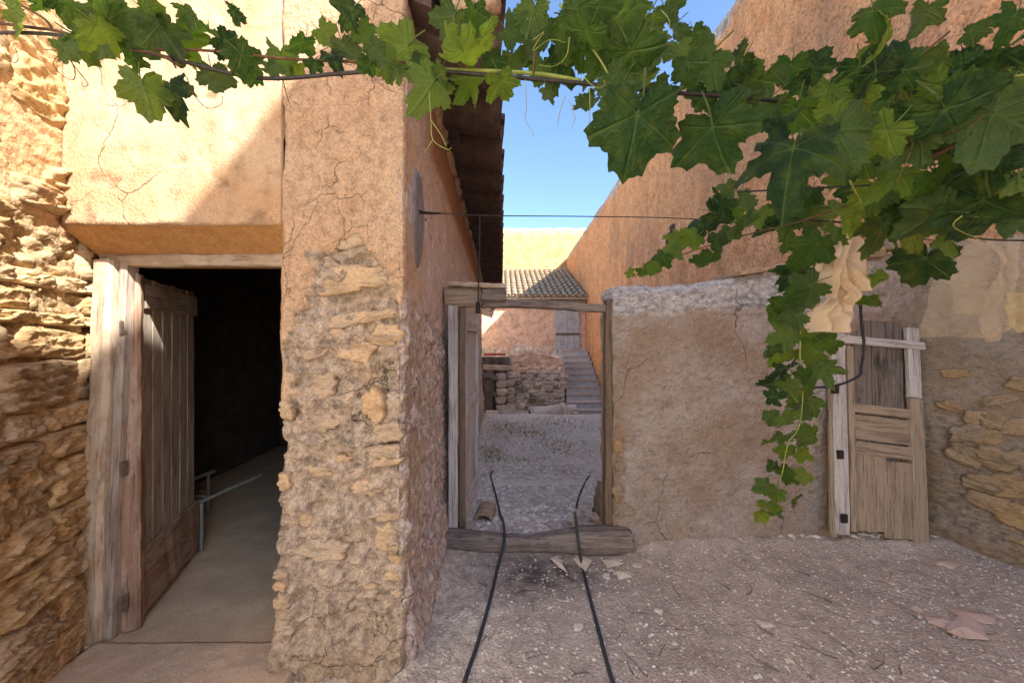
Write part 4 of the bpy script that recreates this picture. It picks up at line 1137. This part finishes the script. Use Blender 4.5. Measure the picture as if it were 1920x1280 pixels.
def leaf(vine, px, py, d, size, tip=None, tilt=None, face=None):
    """a leaf of 'size' photo pixels; tip: angle of the tip from straight down (deg); tilt: how far it turns from the viewer"""
    global NLEAF
    c = P(px, py, d); view = (Vector((0, 0, CAM_H)) - c).normalized()
    tip = random.gauss(0, 38) if tip is None else tip
    right = Vector((1, 0, 0)); up = view.cross(right).normalized(); right = up.cross(view)
    if up.z < 0: up, right = -up, -right
    td = (-up * math.cos(R(tip)) + right * math.sin(R(tip)))
    nrm = view if (random.random() < .55 if face is None else face > 0) else -view
    ax = Vector((random.uniform(-1, 1), random.uniform(-1, 1), random.uniform(-1, 1))).normalized()
    rot = Matrix.Rotation(R(random.uniform(15, 70) if tilt is None else tilt), 3, ax)
    z = rot @ nrm; y = -(rot @ td); y = (y - z * y.dot(z)).normalized(); x = y.cross(z)
    s = size * d / F / 1.6 * random.uniform(.72, 1.06)
    m = frame(c, x, y, z) @ Matrix.Scale(s, 4)
    NLEAF += 1
    return obj('leaf', random.choice(LM), vine, m)

def stem(vine, pts, r, mat='cane', r1=None, name='cane'):
    return tube(name, pts, r, M[mat], vine, 6, r1, 5)

def tendril(vine, pts, mat='cane_green'):
    return tube('tendril', pts, .0011, M[mat], vine, 4, .0006, 6)

# --- cane along the upper wire across the house front
v1 = thing('grape_vine', P(600, 140, .82), 'grape vine cane with fresh leaves trained along the wire before the sunlit house front', 'vine', 'grape vines')
stem(v1, [P(-30, 40, .95), P(60, 52, .94), P(115, 60, .92), P(200, 88, .9), P(290, 100, .88), P(340, 126, .87)], .0035)
stem(v1, [P(-20, -20, .98), P(75, 30, .95), P(100, 58, .93)], .003)
stem(v1, [P(290, 92, .88), P(400, 96, .87), P(560, 112, .84), P(760, 118, .82)], .003)
stem(v1, [P(330, 128, .87), P(300, 70, .86), P(280, 10, .84)], .002)
for q in [(25, 18, 90, 75), (70, 5, 70, 60), (150, 66, 110, 70), (120, 92, 80, 60), (110, 2, 80, 80), (205, 40, 90, 40), (235, 62, 95, 20), (300, 48, 120, 5), (335, 66, 100, -20), (185, 8, 90, 60), (270, 20, 70, 30),
          (436, 22, 62, 50), (390, 58, 60, -30), (420, 78, 70, 30), (452, 104, 90, 50), (268, 160, 96, -40), (318, 160, 96, 8), (400, 136, 100, 30), (466, 140, 52, 20), (527, 102, 66, 10), (570, 78, 74, -50), (556, 124, 52, 0),
          (604, 60, 60, 20), (622, 104, 62, 10), (250, 108, 56, -20), (192, 92, 44, 10), (350, 20, 60, 0), (660, 18, 80, -20), (676, 52, 70, 30), (645, 84, 66, 0), (180, 50, 80, 70), (330, 100, 60, 20), (505, 130, 50, 60), (590, 120, 50, -10)]:
    leaf(v1, q[0], q[1], random.uniform(.80, .92), q[2], q[3])
for pts in ([(125, 98), (140, 130), (137, 150), (115, 140), (100, 120), (108, 105)], [(122, 100), (140, 125), (160, 150), (165, 160), (155, 162), (154, 152)], [(350, 145), (365, 180), (390, 203), (415, 195), (417, 180)], [(10, 100), (25, 118), (34, 110), (28, 90)], [(530, 148), (538, 180), (545, 200)]):
    tendril(v1, [P(a, b, .86) for a, b in pts], 'cane')

# --- leafy curtain hanging before the sky
v2 = thing('grape_vine', P(1000, 120, .78), 'bright green grape vine leaves hanging from the wire against the blue sky', 'vine', 'grape vines')
stem(v2, [P(700, 128, .82), P(860, 132, .8), P(1000, 138, .79), P(1090, 152, .79)], .0042, 'cane_green')
stem(v2, [P(1050, 8, .82), P(1075, 50, .8), P(1105, 85, .79), P(1130, 120, .79), P(1150, 160, .78)], .003, 'cane_green', .002)
stem(v2, [P(1000, 138, .78), P(1003, 95, .78), P(1012, 60, .8)], .0022)
for q in [(720, 124, 66, 10), (690, 122, 56, -20), (765, 86, 130, -35), (700, 90, 70, 20), (745, 132, 70, 0), (812, 156, 108, 8), (852, 34, 116, 10), (868, 98, 112, -10), (880, 146, 104, 25), (828, 134, 76, -20), (905, 70, 84, 30), (938, 150, 96, 20), (956, 58, 96, 50),
          (990, 86, 112, 10), (1022, 46, 120, -10), (1062, 36, 124, 20), (1048, 118, 96, -15), (1100, 58, 124, 0), (1146, 36, 140, 15), (1182, 96, 150, 10), (1128, 128, 104, -20), (1165, 160, 128, 8), (1108, 190, 84, -30), (1240, 176, 104, 15), (1226, 98, 96, 30), (1268, 48, 84, 0), (1290, 118, 84, -10), (1250, 16, 70, 30),
          (1026, 172, 44, 30), (920, 110, 90, 0), (1000, 20, 90, -40), (840, 70, 70, 60), (1075, 90, 100, 30), (1205, 40, 100, -20), (1200, 140, 110, 0), (780, 120, 60, 30), (1230, 225, 80, 20), (890, 20, 70, 0), (1270, 90, 70, 10), (965, 110, 80, 10), (1085, 20, 90, 0), (1120, 15, 100, 40), (1180, 20, 90, -20), (1225, 55, 90, 10), (1150, 90, 100, 0), (1015, 130, 60, 20)]:
    leaf(v2, q[0], q[1], random.uniform(.72, .86), q[2], q[3], face=-1 if random.random() < .6 else 1)
leaf(v2, 1195, 214, .70, 205, 5, 12, 1)
for pts in ([(805, 170), (808, 225), (812, 262), (838, 280), (847, 276)], [(808, 225), (825, 250), (838, 275)], [(812, 262), (800, 280), (797, 287)], [(985, 150), (987, 200), (985, 225), (1000, 250), (997, 256)], [(1000, 75), (1020, 60), (1010, 75), (1000, 95), (1030, 75), (1060, 80)], [(1068, 70), (1062, 105), (1040, 124), (1010, 122)], [(1095, 145), (1110, 160), (1125, 165), (1135, 158), (1132, 150)], [(1240, 20), (1255, 40), (1250, 70)], [(1060, 180), (1050, 210), (1045, 235)], [(1068, 190), (1078, 220), (1072, 240)], [(1105, 165), (1106, 200), (1105, 240)]):
    tendril(v2, [P(a, b, .75) for a, b in pts])

# --- dense canopy over the corner
v3 = thing('grape_vine', P(1650, 250, 1.05), 'dense dark green grape vine canopy spreading over the corner with the leaning door', 'vine', 'grape vines')
stem(v3, [P(1960, 230, 1.0), P(1880, 235, 1.02), P(1800, 268, 1.05), P(1740, 300, 1.1), P(1690, 335, 1.2)], .006)
stem(v3, [P(1960, 280, 1.2), P(1900, 250, 1.15), P(1880, 235, 1.1)], .008)
stem(v3, [P(1780, 60, 1.0), P(1700, 130, 1.0), P(1680, 190, 1.0)], .003)
stem(v3, [P(1930, 140, 1.0), P(1840, 150, 1.0), P(1740, 160, 1.02)], .0028, 'cane_green')
stem(v3, [P(1690, 335, 1.3), P(1600, 380, 1.5), P(1500, 415, 1.7), P(1400, 440, 1.85), P(1300, 470, 1.95), P(1230, 500, 2.0)], .004, 'cane', .002)
stem(v3, [P(1960, 352, 1.2), P(1880, 360, 1.3), P(1780, 350, 1.3), P(1680, 348, 1.3)], .004)
rq_ = random.Random(9)
for i in range(12):
    a, b = rq_.uniform(1480, 1900), rq_.uniform(140, 430); dd = rq_.uniform(.92, 1.25)
    stem(v3, [P(a, b, dd), P(a + rq_.uniform(-50, 50), b + rq_.uniform(20, 60), dd + .03), P(a + rq_.uniform(-110, 110), b + rq_.uniform(50, 110), dd + .08)], rq_.uniform(.0018, .0035), rq_.choice(('cane', 'cane_green')), .001)
big = [(1330, 108, 122, -10, .82), (1392, 112, 96, 0, .86), (1300, 62, 70, 10, .84), (1420, 150, 116, 15, .88), (1336, 238, 176, -5, .80), (1487, 278, 196, 3, .82), (1380, 182, 96, 20, .9), (1492, 202, 116, -20, .95), (1440, 232, 90, 30, .95), (1572, 244, 156, 10, .9),
       (1602, 186, 124, 5, 1.0), (1552, 172, 96, -20, 1.0), (1522, 124, 84, 30, 1.0), (1482, 122, 76, 0, 1.0), (1452, 140, 70, 20, 1.0), (1612, 124, 116, 10, 1.0), (1662, 60, 96, 0, .95), (1636, 22, 86, 60, .95), (1736, 20, 72, 0, .95), (1662, 244, 146, -5, .9), (1642, 136, 124, 10, .95), (1692, 132, 130, -10, .95),
       (1722, 262, 116, 20, 1.0), (1772, 204, 176, 40, .92), (1862, 212, 156, -10, .92), (1802, 132, 116, 50, 1.0), (1762, 112, 104, 10, 1.0), (1872, 100, 144, -30, .95), (1902, 30, 110, 0, 1.0), (1852, 302, 124, 5, 1.0), (1892, 276, 116, 10, 1.0), (1802, 322, 96, -20, 1.1), (1752, 332, 116, 10, 1.1), (1682, 322, 96, 20, 1.1),
       (1842, 376, 156, 20, 1.05), (1762, 404, 146, -10, 1.1), (1702, 384, 116, 5, 1.2), (1642, 352, 96, 0, 1.3), (1902, 404, 110, 0, 1.1), (1612, 392, 84, 10, 1.4), (1572, 432, 84, 0, 1.5), (1562, 332, 66, 20, 1.4), (1735, 484, 124, 10, 1.4), (1652, 424, 104, 0, 1.4), (1690, 470, 80, 20, 1.5), (1905, 180, 110, 0, .95), (1910, 330, 110, 20, 1.0),
       (1820, 60, 70, 60, 1.0), (1560, 205, 90, 0, 1.0), (1700, 200, 110, 0, 1.0), (1840, 160, 110, 20, 1.0), (1760, 160, 110, -20, 1.0), (1620, 300, 90, 0, 1.1), (1530, 290, 80, 20, 1.0), (1800, 250, 120, 0, 1.05), (1910, 240, 110, 0, 1.0), (1440, 190, 90, 0, .95), (1360, 150, 90, 30, .9), (1320, 180, 80, -20, .9), (1505, 160, 80, 0, 1.05)]
for px, py, s, t, d in big:
    leaf(v3, px, py, d, s, t, face=1 if random.random() < .7 else -1)
small = [(1350, 372, 78), (1392, 372, 70), (1312, 420, 80), (1272, 448, 82), (1332, 482, 72), (1242, 482, 62), (1210, 504, 52), (1370, 432, 60), (1420, 400, 72), (1452, 402, 70), (1500, 382, 76), (1180, 510, 36), (1340, 400, 80), (1300, 445, 70), (1400, 410, 80), (1440, 425, 70), (1480, 410, 80), (1530, 400, 80), (1380, 395, 70), (1365, 350, 50), (1260, 470, 60), (1225, 497, 44), (1345, 445, 60), (1475, 440, 70), (1520, 360, 60), (1590, 350, 70), (1560, 390, 80)]
for px, py, s in small:
    leaf(v3, px, py, random.uniform(1.75, 2.0), s * .95, None, None, 1 if random.random() < .6 else -1)
cnt = 0
while cnt < 75:                                    # inner leaves filling the canopy
    px, py = random.uniform(1480, 1940), random.uniform(90, 470)
    lo = np.interp(px, [1480, 1600, 1700, 1940], [150, 140, 110, 90]); hi = np.interp(px, [1480, 1560, 1640, 1740, 1830, 1940], [240, 300, 420, 470, 410, 410])
    if not lo < py < hi: continue
    cnt += 1
    leaf(v3, px, py, random.uniform(1.1, 1.7), random.uniform(60, 100), None, None, 1 if random.random() < .6 else -1)

# --- shoot hanging down beside the rag
v4 = thing('grape_vine', P(1480, 700, 1.75), 'slender grape vine shoot hanging down in front of the low wall beside the rag', 'vine', 'grape vines')
pathp = [(1560, 410), (1535, 470), (1515, 540), (1503, 600), (1500, 680), (1505, 740), (1498, 800), (1478, 830), (1468, 880), (1455, 930), (1448, 962)]
stem(v4, [P(a, b, 1.75) for a, b in pathp], .0045, 'cane_green', .0015)
for q in [(1535, 455, 86), (1500, 505, 92), (1485, 510, 70), (1520, 535, 80), (1475, 560, 76), (1495, 590, 70), (1455, 580, 44), (1480, 625, 84), (1510, 620, 60), (1460, 655, 76), (1445, 655, 44), (1530, 660, 66), (1475, 690, 76), (1500, 700, 60), (1545, 690, 60), (1455, 715, 62), (1470, 730, 76), (1515, 745, 84), (1490, 770, 70), (1445, 745, 50), (1440, 785, 48), (1470, 785, 58), (1520, 818, 58), (1468, 818, 48), (1440, 828, 36), (1475, 842, 40), (1500, 850, 44), (1450, 870, 44), (1480, 885, 52), (1500, 890, 40), (1435, 910, 44), (1455, 920, 50), (1440, 945, 54), (1490, 935, 36), (1425, 962, 34), (1455, 955, 40), (1560, 640, 50), (1640, 520, 60), (1630, 560, 50), ]:
    leaf(v4, q[0], q[1], random.uniform(1.65, 1.85), q[2] * 1.02, None, None, 1 if random.random() < .6 else -1)

# black cable hanging before the leaning door
tube('hanging_cable', [P(1606, 530, 2.1), P(1612, 560, 2.1), P(1616, 610, 2.12), P(1620, 650, 2.13), P(1615, 690, 2.14), P(1612, 703, 2.14), P(1590, 715, 2.15), P(1560, 724, 2.16), P(1520, 726, 2.2)], .007, M['cable'], None, 7, label='dark twisted cable dangling in front of the leaning door', cat='cable', rough=.2)

# ------------------------------------------------------------------ rag and gauze
def cloth(name, rows, d, mat, label, cat, folds=5, amp=.03, parent=None, nx=26):
    """rows: list of (left px, right px, py); draped sheet with folds"""
    ny = 40; rr = np.array(rows, float); t = np.linspace(0, 1, len(rows)); tt = np.linspace(0, 1, ny)
    L = np.interp(tt, t, rr[:, 0]); Rr = np.interp(tt, t, rr[:, 1]); Y = np.interp(tt, t, rr[:, 2])
    V = []
    for j in range(ny):
        for i in range(nx):
            s = i / (nx - 1); px = L[j] + (Rr[j] - L[j]) * s
            wv = math.sin(s * folds * 5 + tt[j] * 2.0 + 4.0 * float(pn(s * 2.2, tt[j] * 2.5, len(rows)))) * amp * (.3 + .5 * tt[j]) + 1.7 * amp * float(fbm(s * 2, tt[j] * 3, d * 9, 2))
            q = P(px, Y[j] + 5 * float(fbm(s * 2.0, tt[j] * 1.0, 7.7 + d * 5, 1)) * tt[j], d); V.append(q + Vector((0, wv, 0)))
    f = []
    for j in range(ny - 1):
        for i in range(nx - 1): f.append([j * nx + i, j * nx + i + 1, (j + 1) * nx + i + 1, (j + 1) * nx + i])
    c = sum(V, Vector()) / len(V)
    me = mesh(name, [q - c for q in V], f, M[mat])
    if parent is None: return obj(name, me, None, Matrix.Translation(c), label=label, cat=cat)
    return obj(name, me, parent, Matrix.Translation(c))
rag = thing('rag', P(1575, 540, 1.67), 'knotted beige linen rag hanging from the vine wire beside the shoot', 'rag')
cloth('upper_cloth', [(1572, 1612, 420), (1570, 1616, 450), (1565, 1620, 490), (1568, 1624, 520), (1590, 1628, 545)], 1.66, 'rag', '', '', 2.2, .02, rag)
cloth('tail', [(1540, 1618, 480), (1534, 1600, 520), (1548, 1598, 560), (1520, 1598, 585), (1518, 1580, 622)], 1.68, 'rag', '', '', 1.8, .035, rag)
cloth('flap', [(1585, 1612, 520), (1586, 1606, 545), (1588, 1602, 570)], 1.67, 'rag', '', '', 1.2, .02, rag, 12)
net = thing('gauze_cloth', P(1830, 540, 2.2), 'sheer beige gauze cloth tied to the wire over the rubble wall', 'cloth')
cloth('skirt', [(1826, 1856, 448), (1800, 1870, 462), (1770, 1885, 490), (1752, 1890, 530), (1738, 1880, 580), (1722, 1862, 612), (1724, 1850, 632)], 2.2, 'gauze', '', '', 1.6, .03, net, 40)
cloth('inner_layer', [(1830, 1854, 452), (1800, 1862, 480), (1788, 1868, 520), (1792, 1850, 560), (1790, 1842, 590)], 2.24, 'gauze', '', '', 1.2, .02, net)
cloth('sash', [(1850, 1905, 452), (1868, 1905, 490), (1850, 1895, 530), (1842, 1888, 570), (1846, 1892, 610), (1852, 1868, 640)], 2.16, 'gauze', '', '', 1, .025, net)
cloth('side_layer', [(1880, 1960, 440), (1890, 1965, 500), (1888, 1970, 560), (1892, 1975, 625)], 2.2, 'gauze', '', '', 1.2, .03, net)
cloth('yellow_lining', [(1890, 1960, 548), (1893, 1965, 580), (1898, 1970, 624)], 2.26, 'gauze_y', '', '', 1.2, .02, net)
cloth('knot', [(1780, 1850, 446), (1776, 1856, 452), (1784, 1852, 460)], 2.17, 'gauze', '', '', 3, .02, net)

# ------------------------------------------------------------------ litter on the ground
def chip_mesh(seed, flat=.5):
    rs = np.random.RandomState(seed); n = 9
    th = np.sort(rs.uniform(0, 6.28, n)); V = []
    for z, q in ((-.25, .9), (.1, 1.0), (.3, .66)):
        for t in th: V.append((math.cos(t) * q * rs.uniform(.75, 1.1), math.sin(t) * q * rs.uniform(.6, .95), z * flat))
    f = [[i, (i + 1) % n, n + (i + 1) % n, n + i] for i in range(n)] + [[n + i, n + (i + 1) % n, 2 * n + (i + 1) % n, 2 * n + i] for i in range(n)]
    f += [[2 * n + i for i in range(n)], [i for i in range(n - 1, -1, -1)]]
    return mesh('chip', V, f, M['chip'], smooth=False)
CH = [chip_mesh(i) for i in range(6)]
chips = [(1435, 1168, 34), (1400, 1255, 0), (1662, 1068, 16), (1668, 1090, 20), (1235, 1145, 22), (1085, 1175, 24), (1360, 1040, 12), (1420, 1045, 14), (1715, 1105, 10), (1885, 1120, 12), (1710, 1222, 12), (1640, 1165, 16), (1270, 1170, 18), (1185, 1225, 14), (1140, 1080, 26), (1170, 1076, 20), (1050, 1052, 18), (1195, 1060, 22), (1220, 1052, 16), (1160, 1050, 20), (1875, 1155, 14), (1560, 1030, 14), (1480, 1235, 26), (1910, 1260, 14), (1860, 1230, 12), (1620, 1240, 14), (960, 1252, 12), (1330, 1225, 14), (1265, 1205, 16), (1350, 1160, 10), (1890, 1200, 16), (1545, 1068, 12), (1012, 960, 22), (968, 970, 20), (985, 940, 12), (1050, 985, 12), (995, 930, 14), (1020, 915, 10), (960, 915, 8), (1045, 905, 8)]
for i, (px, py, s) in enumerate(chips):
    if not s: continue
    p = ghp(px, py, 0.002); sc = s * p.y / F / 2
    obj('stone_chip', CH[i % 6], None, Matrix.Translation(p) @ Matrix.Rotation(random.uniform(0, 6.28), 4, 'Z') @ Matrix.Scale(sc, 4), label='small pale stone chip lying loose on the dusty yard floor', cat='stone', group='stone chips on the yard floor')
# gravel: thousands of grains too small to count
def scatter(n, xr, yr, smin, smax, mat, name, seed, avoid=None):
    rs = np.random.RandomState(seed); V = []; f = []
    x = rs.uniform(*xr, n); y = yr[0] + (yr[1] - yr[0]) * rs.uniform(0, 1, n) ** 1.2
    z = ground_h(x, y); s = smin + (smax - smin) * rs.uniform(0, 1, n) ** 3.5
    base = np.array([(1, 0, 0), (0, 1, 0), (-1, 0, 0), (0, -1, 0), (0, 0, .6), (0, 0, -.3)], float)
    fc = np.array([(0, 1, 4), (1, 2, 4), (2, 3, 4), (3, 0, 4), (1, 0, 5), (2, 1, 5), (3, 2, 5), (0, 3, 5)])
    a = rs.uniform(0, 6.28, n); ca, sa = np.cos(a), np.sin(a)
    b = base[None] * rs.uniform(.55, 1.3, (n, 6, 1))
    bx = b[..., 0] * ca[:, None] - b[..., 1] * sa[:, None]; by = b[..., 0] * sa[:, None] + b[..., 1] * ca[:, None]
    V = np.stack([x[:, None] + bx * s[:, None], y[:, None] + by * s[:, None], z[:, None] + b[..., 2] * s[:, None] * .8], -1).reshape(-1, 3)
    f = (fc[None] + np.arange(n)[:, None, None] * 6).reshape(-1, 3)
    return obj(name, mesh(name, V, f, mat, smooth=False), kind='stuff', label='fine pale gravel and crumbs of mortar strewn over the yard floor', cat='gravel') 
M['gravel'] = plain_mat('gravel', lin(236, 226, 212), lin(196, 182, 166), 25, .95, .1, .001)
g1 = scatter(12000, (-.42, 3.9), (1.3, 3.1), .0025, .013, M['gravel'], 'gravel', 1)
g2 = scatter(20000, (-.42, 3.6), (3.05, 14), .008, .05, M['gravel'], 'gravel', 2)
g2['label'] = 'coarse pale gravel and rubble covering the yard beyond the log'
# twigs
def twig(px, py, L, ang, seed):
    rs = random.Random(seed); p = ghp(px, py, .004); Lm = L * p.y / F
    pts = [Vector((0, 0, 0))]
    a = R(ang)
    for k in range(4):
        a += rs.uniform(-.35, .35); pts.append(pts[-1] + Vector((math.cos(a), math.sin(a), rs.uniform(-.02, .06))) * Lm / 4)
    V, f = tube_data(pts, .0016 + .0030 * rs.random() ** 2, 5, .001, 3)
    obj('dry_twig', mesh('dry_twig', V, f, M['twig']), None, Matrix.Translation(p), label='thin dry brown twig lying on the dusty yard floor', cat='twig', group='dry twigs on the yard floor')
rt = random.Random(5)
for i, q in enumerate([(1000, 1150, 40, 75), (1035, 1190, 50, 110), (1215, 1270, 66, 105), (990, 1235, 40, 30), (1185, 1150, 40, 15), (1560, 1130, 50, 120), (1590, 1160, 50, 130), (1500, 1180, 46, 150), (1450, 1190, 40, 150), (1570, 1235, 70, 150), (1640, 1255, 60, 20), (1600, 1225, 50, 100), (1460, 1260, 60, 130), (1690, 1265, 30, 60), (1525, 1275, 50, 110), (1400, 1115, 40, 10), (1720, 1150, 40, 140), (1850, 1225, 50, 150), (1330, 1190, 40, 110), (1160, 1195, 30, 40), (1275, 1120, 30, 70), (1235, 1230, 36, 60), (975, 1110, 36, 5), (915, 1200, 30, 30)] + [(rt.uniform(900, 1900), rt.uniform(1050, 1275), rt.uniform(18, 44), rt.uniform(0, 180)) for _ in range(18)]):
    twig(*q, i)
# torn cardboard / bark sheets
def scrap(pxs, lift, seed, label, mat='card'):
    pts = [ghp(a, b, lift) for a, b in pxs]; c = sum(pts, Vector()) / len(pts)
    top = [p - c + Vector((0, 0, .012 * float(pn(p.x * 9, p.y * 9, seed)))) for p in pts]; n = len(top)
    # split the sheet into a fan with a crumpled centre
    V = top + [q - Vector((0, 0, .005)) for q in top] + [Vector((0, 0, .012)), Vector((0, 0, .006))]
    f = [[i, (i + 1) % n, 2 * n] for i in range(n)] + [[n + (i + 1) % n, n + i, 2 * n + 1] for i in range(n)] + [[i, n + i, n + (i + 1) % n, (i + 1) % n] for i in range(n)]
    obj('cardboard_scrap', mesh('scrap', V, f, M[mat], smooth=False), None, Matrix.Translation(c), label=label, cat='scrap')
scrap([(1728, 1050), (1745, 1047), (1790, 1052), (1800, 1060), (1790, 1068), (1768, 1061), (1750, 1058), (1742, 1064)], .008, 1, 'single torn pinkish cardboard scrap below the rubble wall')
scrap([(1772, 1184), (1800, 1158), (1836, 1172), (1854, 1205), (1810, 1200), (1776, 1190)], .022, 2, 'largest torn cardboard piece on top of the scrap pile')
scrap([(1732, 1158), (1770, 1158), (1800, 1172), (1775, 1182), (1740, 1168)], .012, 3, 'brown folded cardboard strip in the scrap pile')
scrap([(1776, 1142), (1800, 1140), (1868, 1160), (1862, 1172), (1826, 1168), (1790, 1152)], .012, 4, 'long pale cardboard strip behind the largest scrap')
scrap([(1706, 1128), (1720, 1134), (1732, 1148), (1722, 1150), (1708, 1142)], .008, 5, 'small torn cardboard corner at the tip of the scrap pile')
# paper flakes by the threshold
for i, (pp, lb) in enumerate([([(1075, 1048), (1090, 1042), (1110, 1052), (1098, 1072), (1085, 1060)], 'pale torn paper flake under the hose beside the log'), ([(1032, 1048), (1045, 1042), (1058, 1062), (1064, 1074), (1048, 1062)], 'narrow pale paper flake on the sooty ground before the log'), ([(1128, 1050), (1160, 1046), (1168, 1058), (1140, 1064)], 'creamy paper flake below the right end of the log'), ([(1155, 1072), (1180, 1070), (1184, 1082), (1160, 1086)], 'bluish white paper flake on the yard floor')]):
    scrap(pp, .006, 20 + i, lb, 'paper')
# weeds beyond the threshold
def weeds():
    rs = np.random.RandomState(3); V, f = [], []
    for (cx, cy, rx, ry, n, h) in [(-.2, 6.0, .3, .8, 500, .09), (.3, 5.6, .4, .3, 300, .06), (.55, 7.6, .7, 1.0, 600, .09), (1.0, 6.4, .5, .7, 500, .08), (.1, 8.6, .6, .9, 400, .1), (1.3, 9.0, .8, 1.2, 500, .1), (.7, 5.0, .5, .2, 160, .05)]:
        for _ in range(n // 2):
            x, y = rs.normal(cx, rx * .5), rs.normal(cy, ry * .5)
            if x < float(side_x(y)) + .03: continue
            z = gh(x, y); a = rs.uniform(0, 6.28); l = h * rs.uniform(.3, .9); w = .003
            dx, dy = math.cos(a), math.sin(a); lean = rs.uniform(.1, 1.0); b = len(V)
            V += [(x - dy * w, y + dx * w, z - .01), (x + dy * w, y - dx * w, z - .01), (x + dx * l * lean * .4 + dy * w * .7, y + dy * l * lean * .4, z + l * .6), (x + dx * l * lean, y + dy * l * lean, z + l * (1.1 - .5 * lean))]
            f += [[b, b + 1, b + 2], [b, b + 2, b + 3]]
    return obj('weeds', mesh('weeds', V, f, M['grass']), kind='stuff', label='sparse dry weeds growing through the rubble of the yard', cat='weeds')
weeds()
print('leaves', NLEAF)
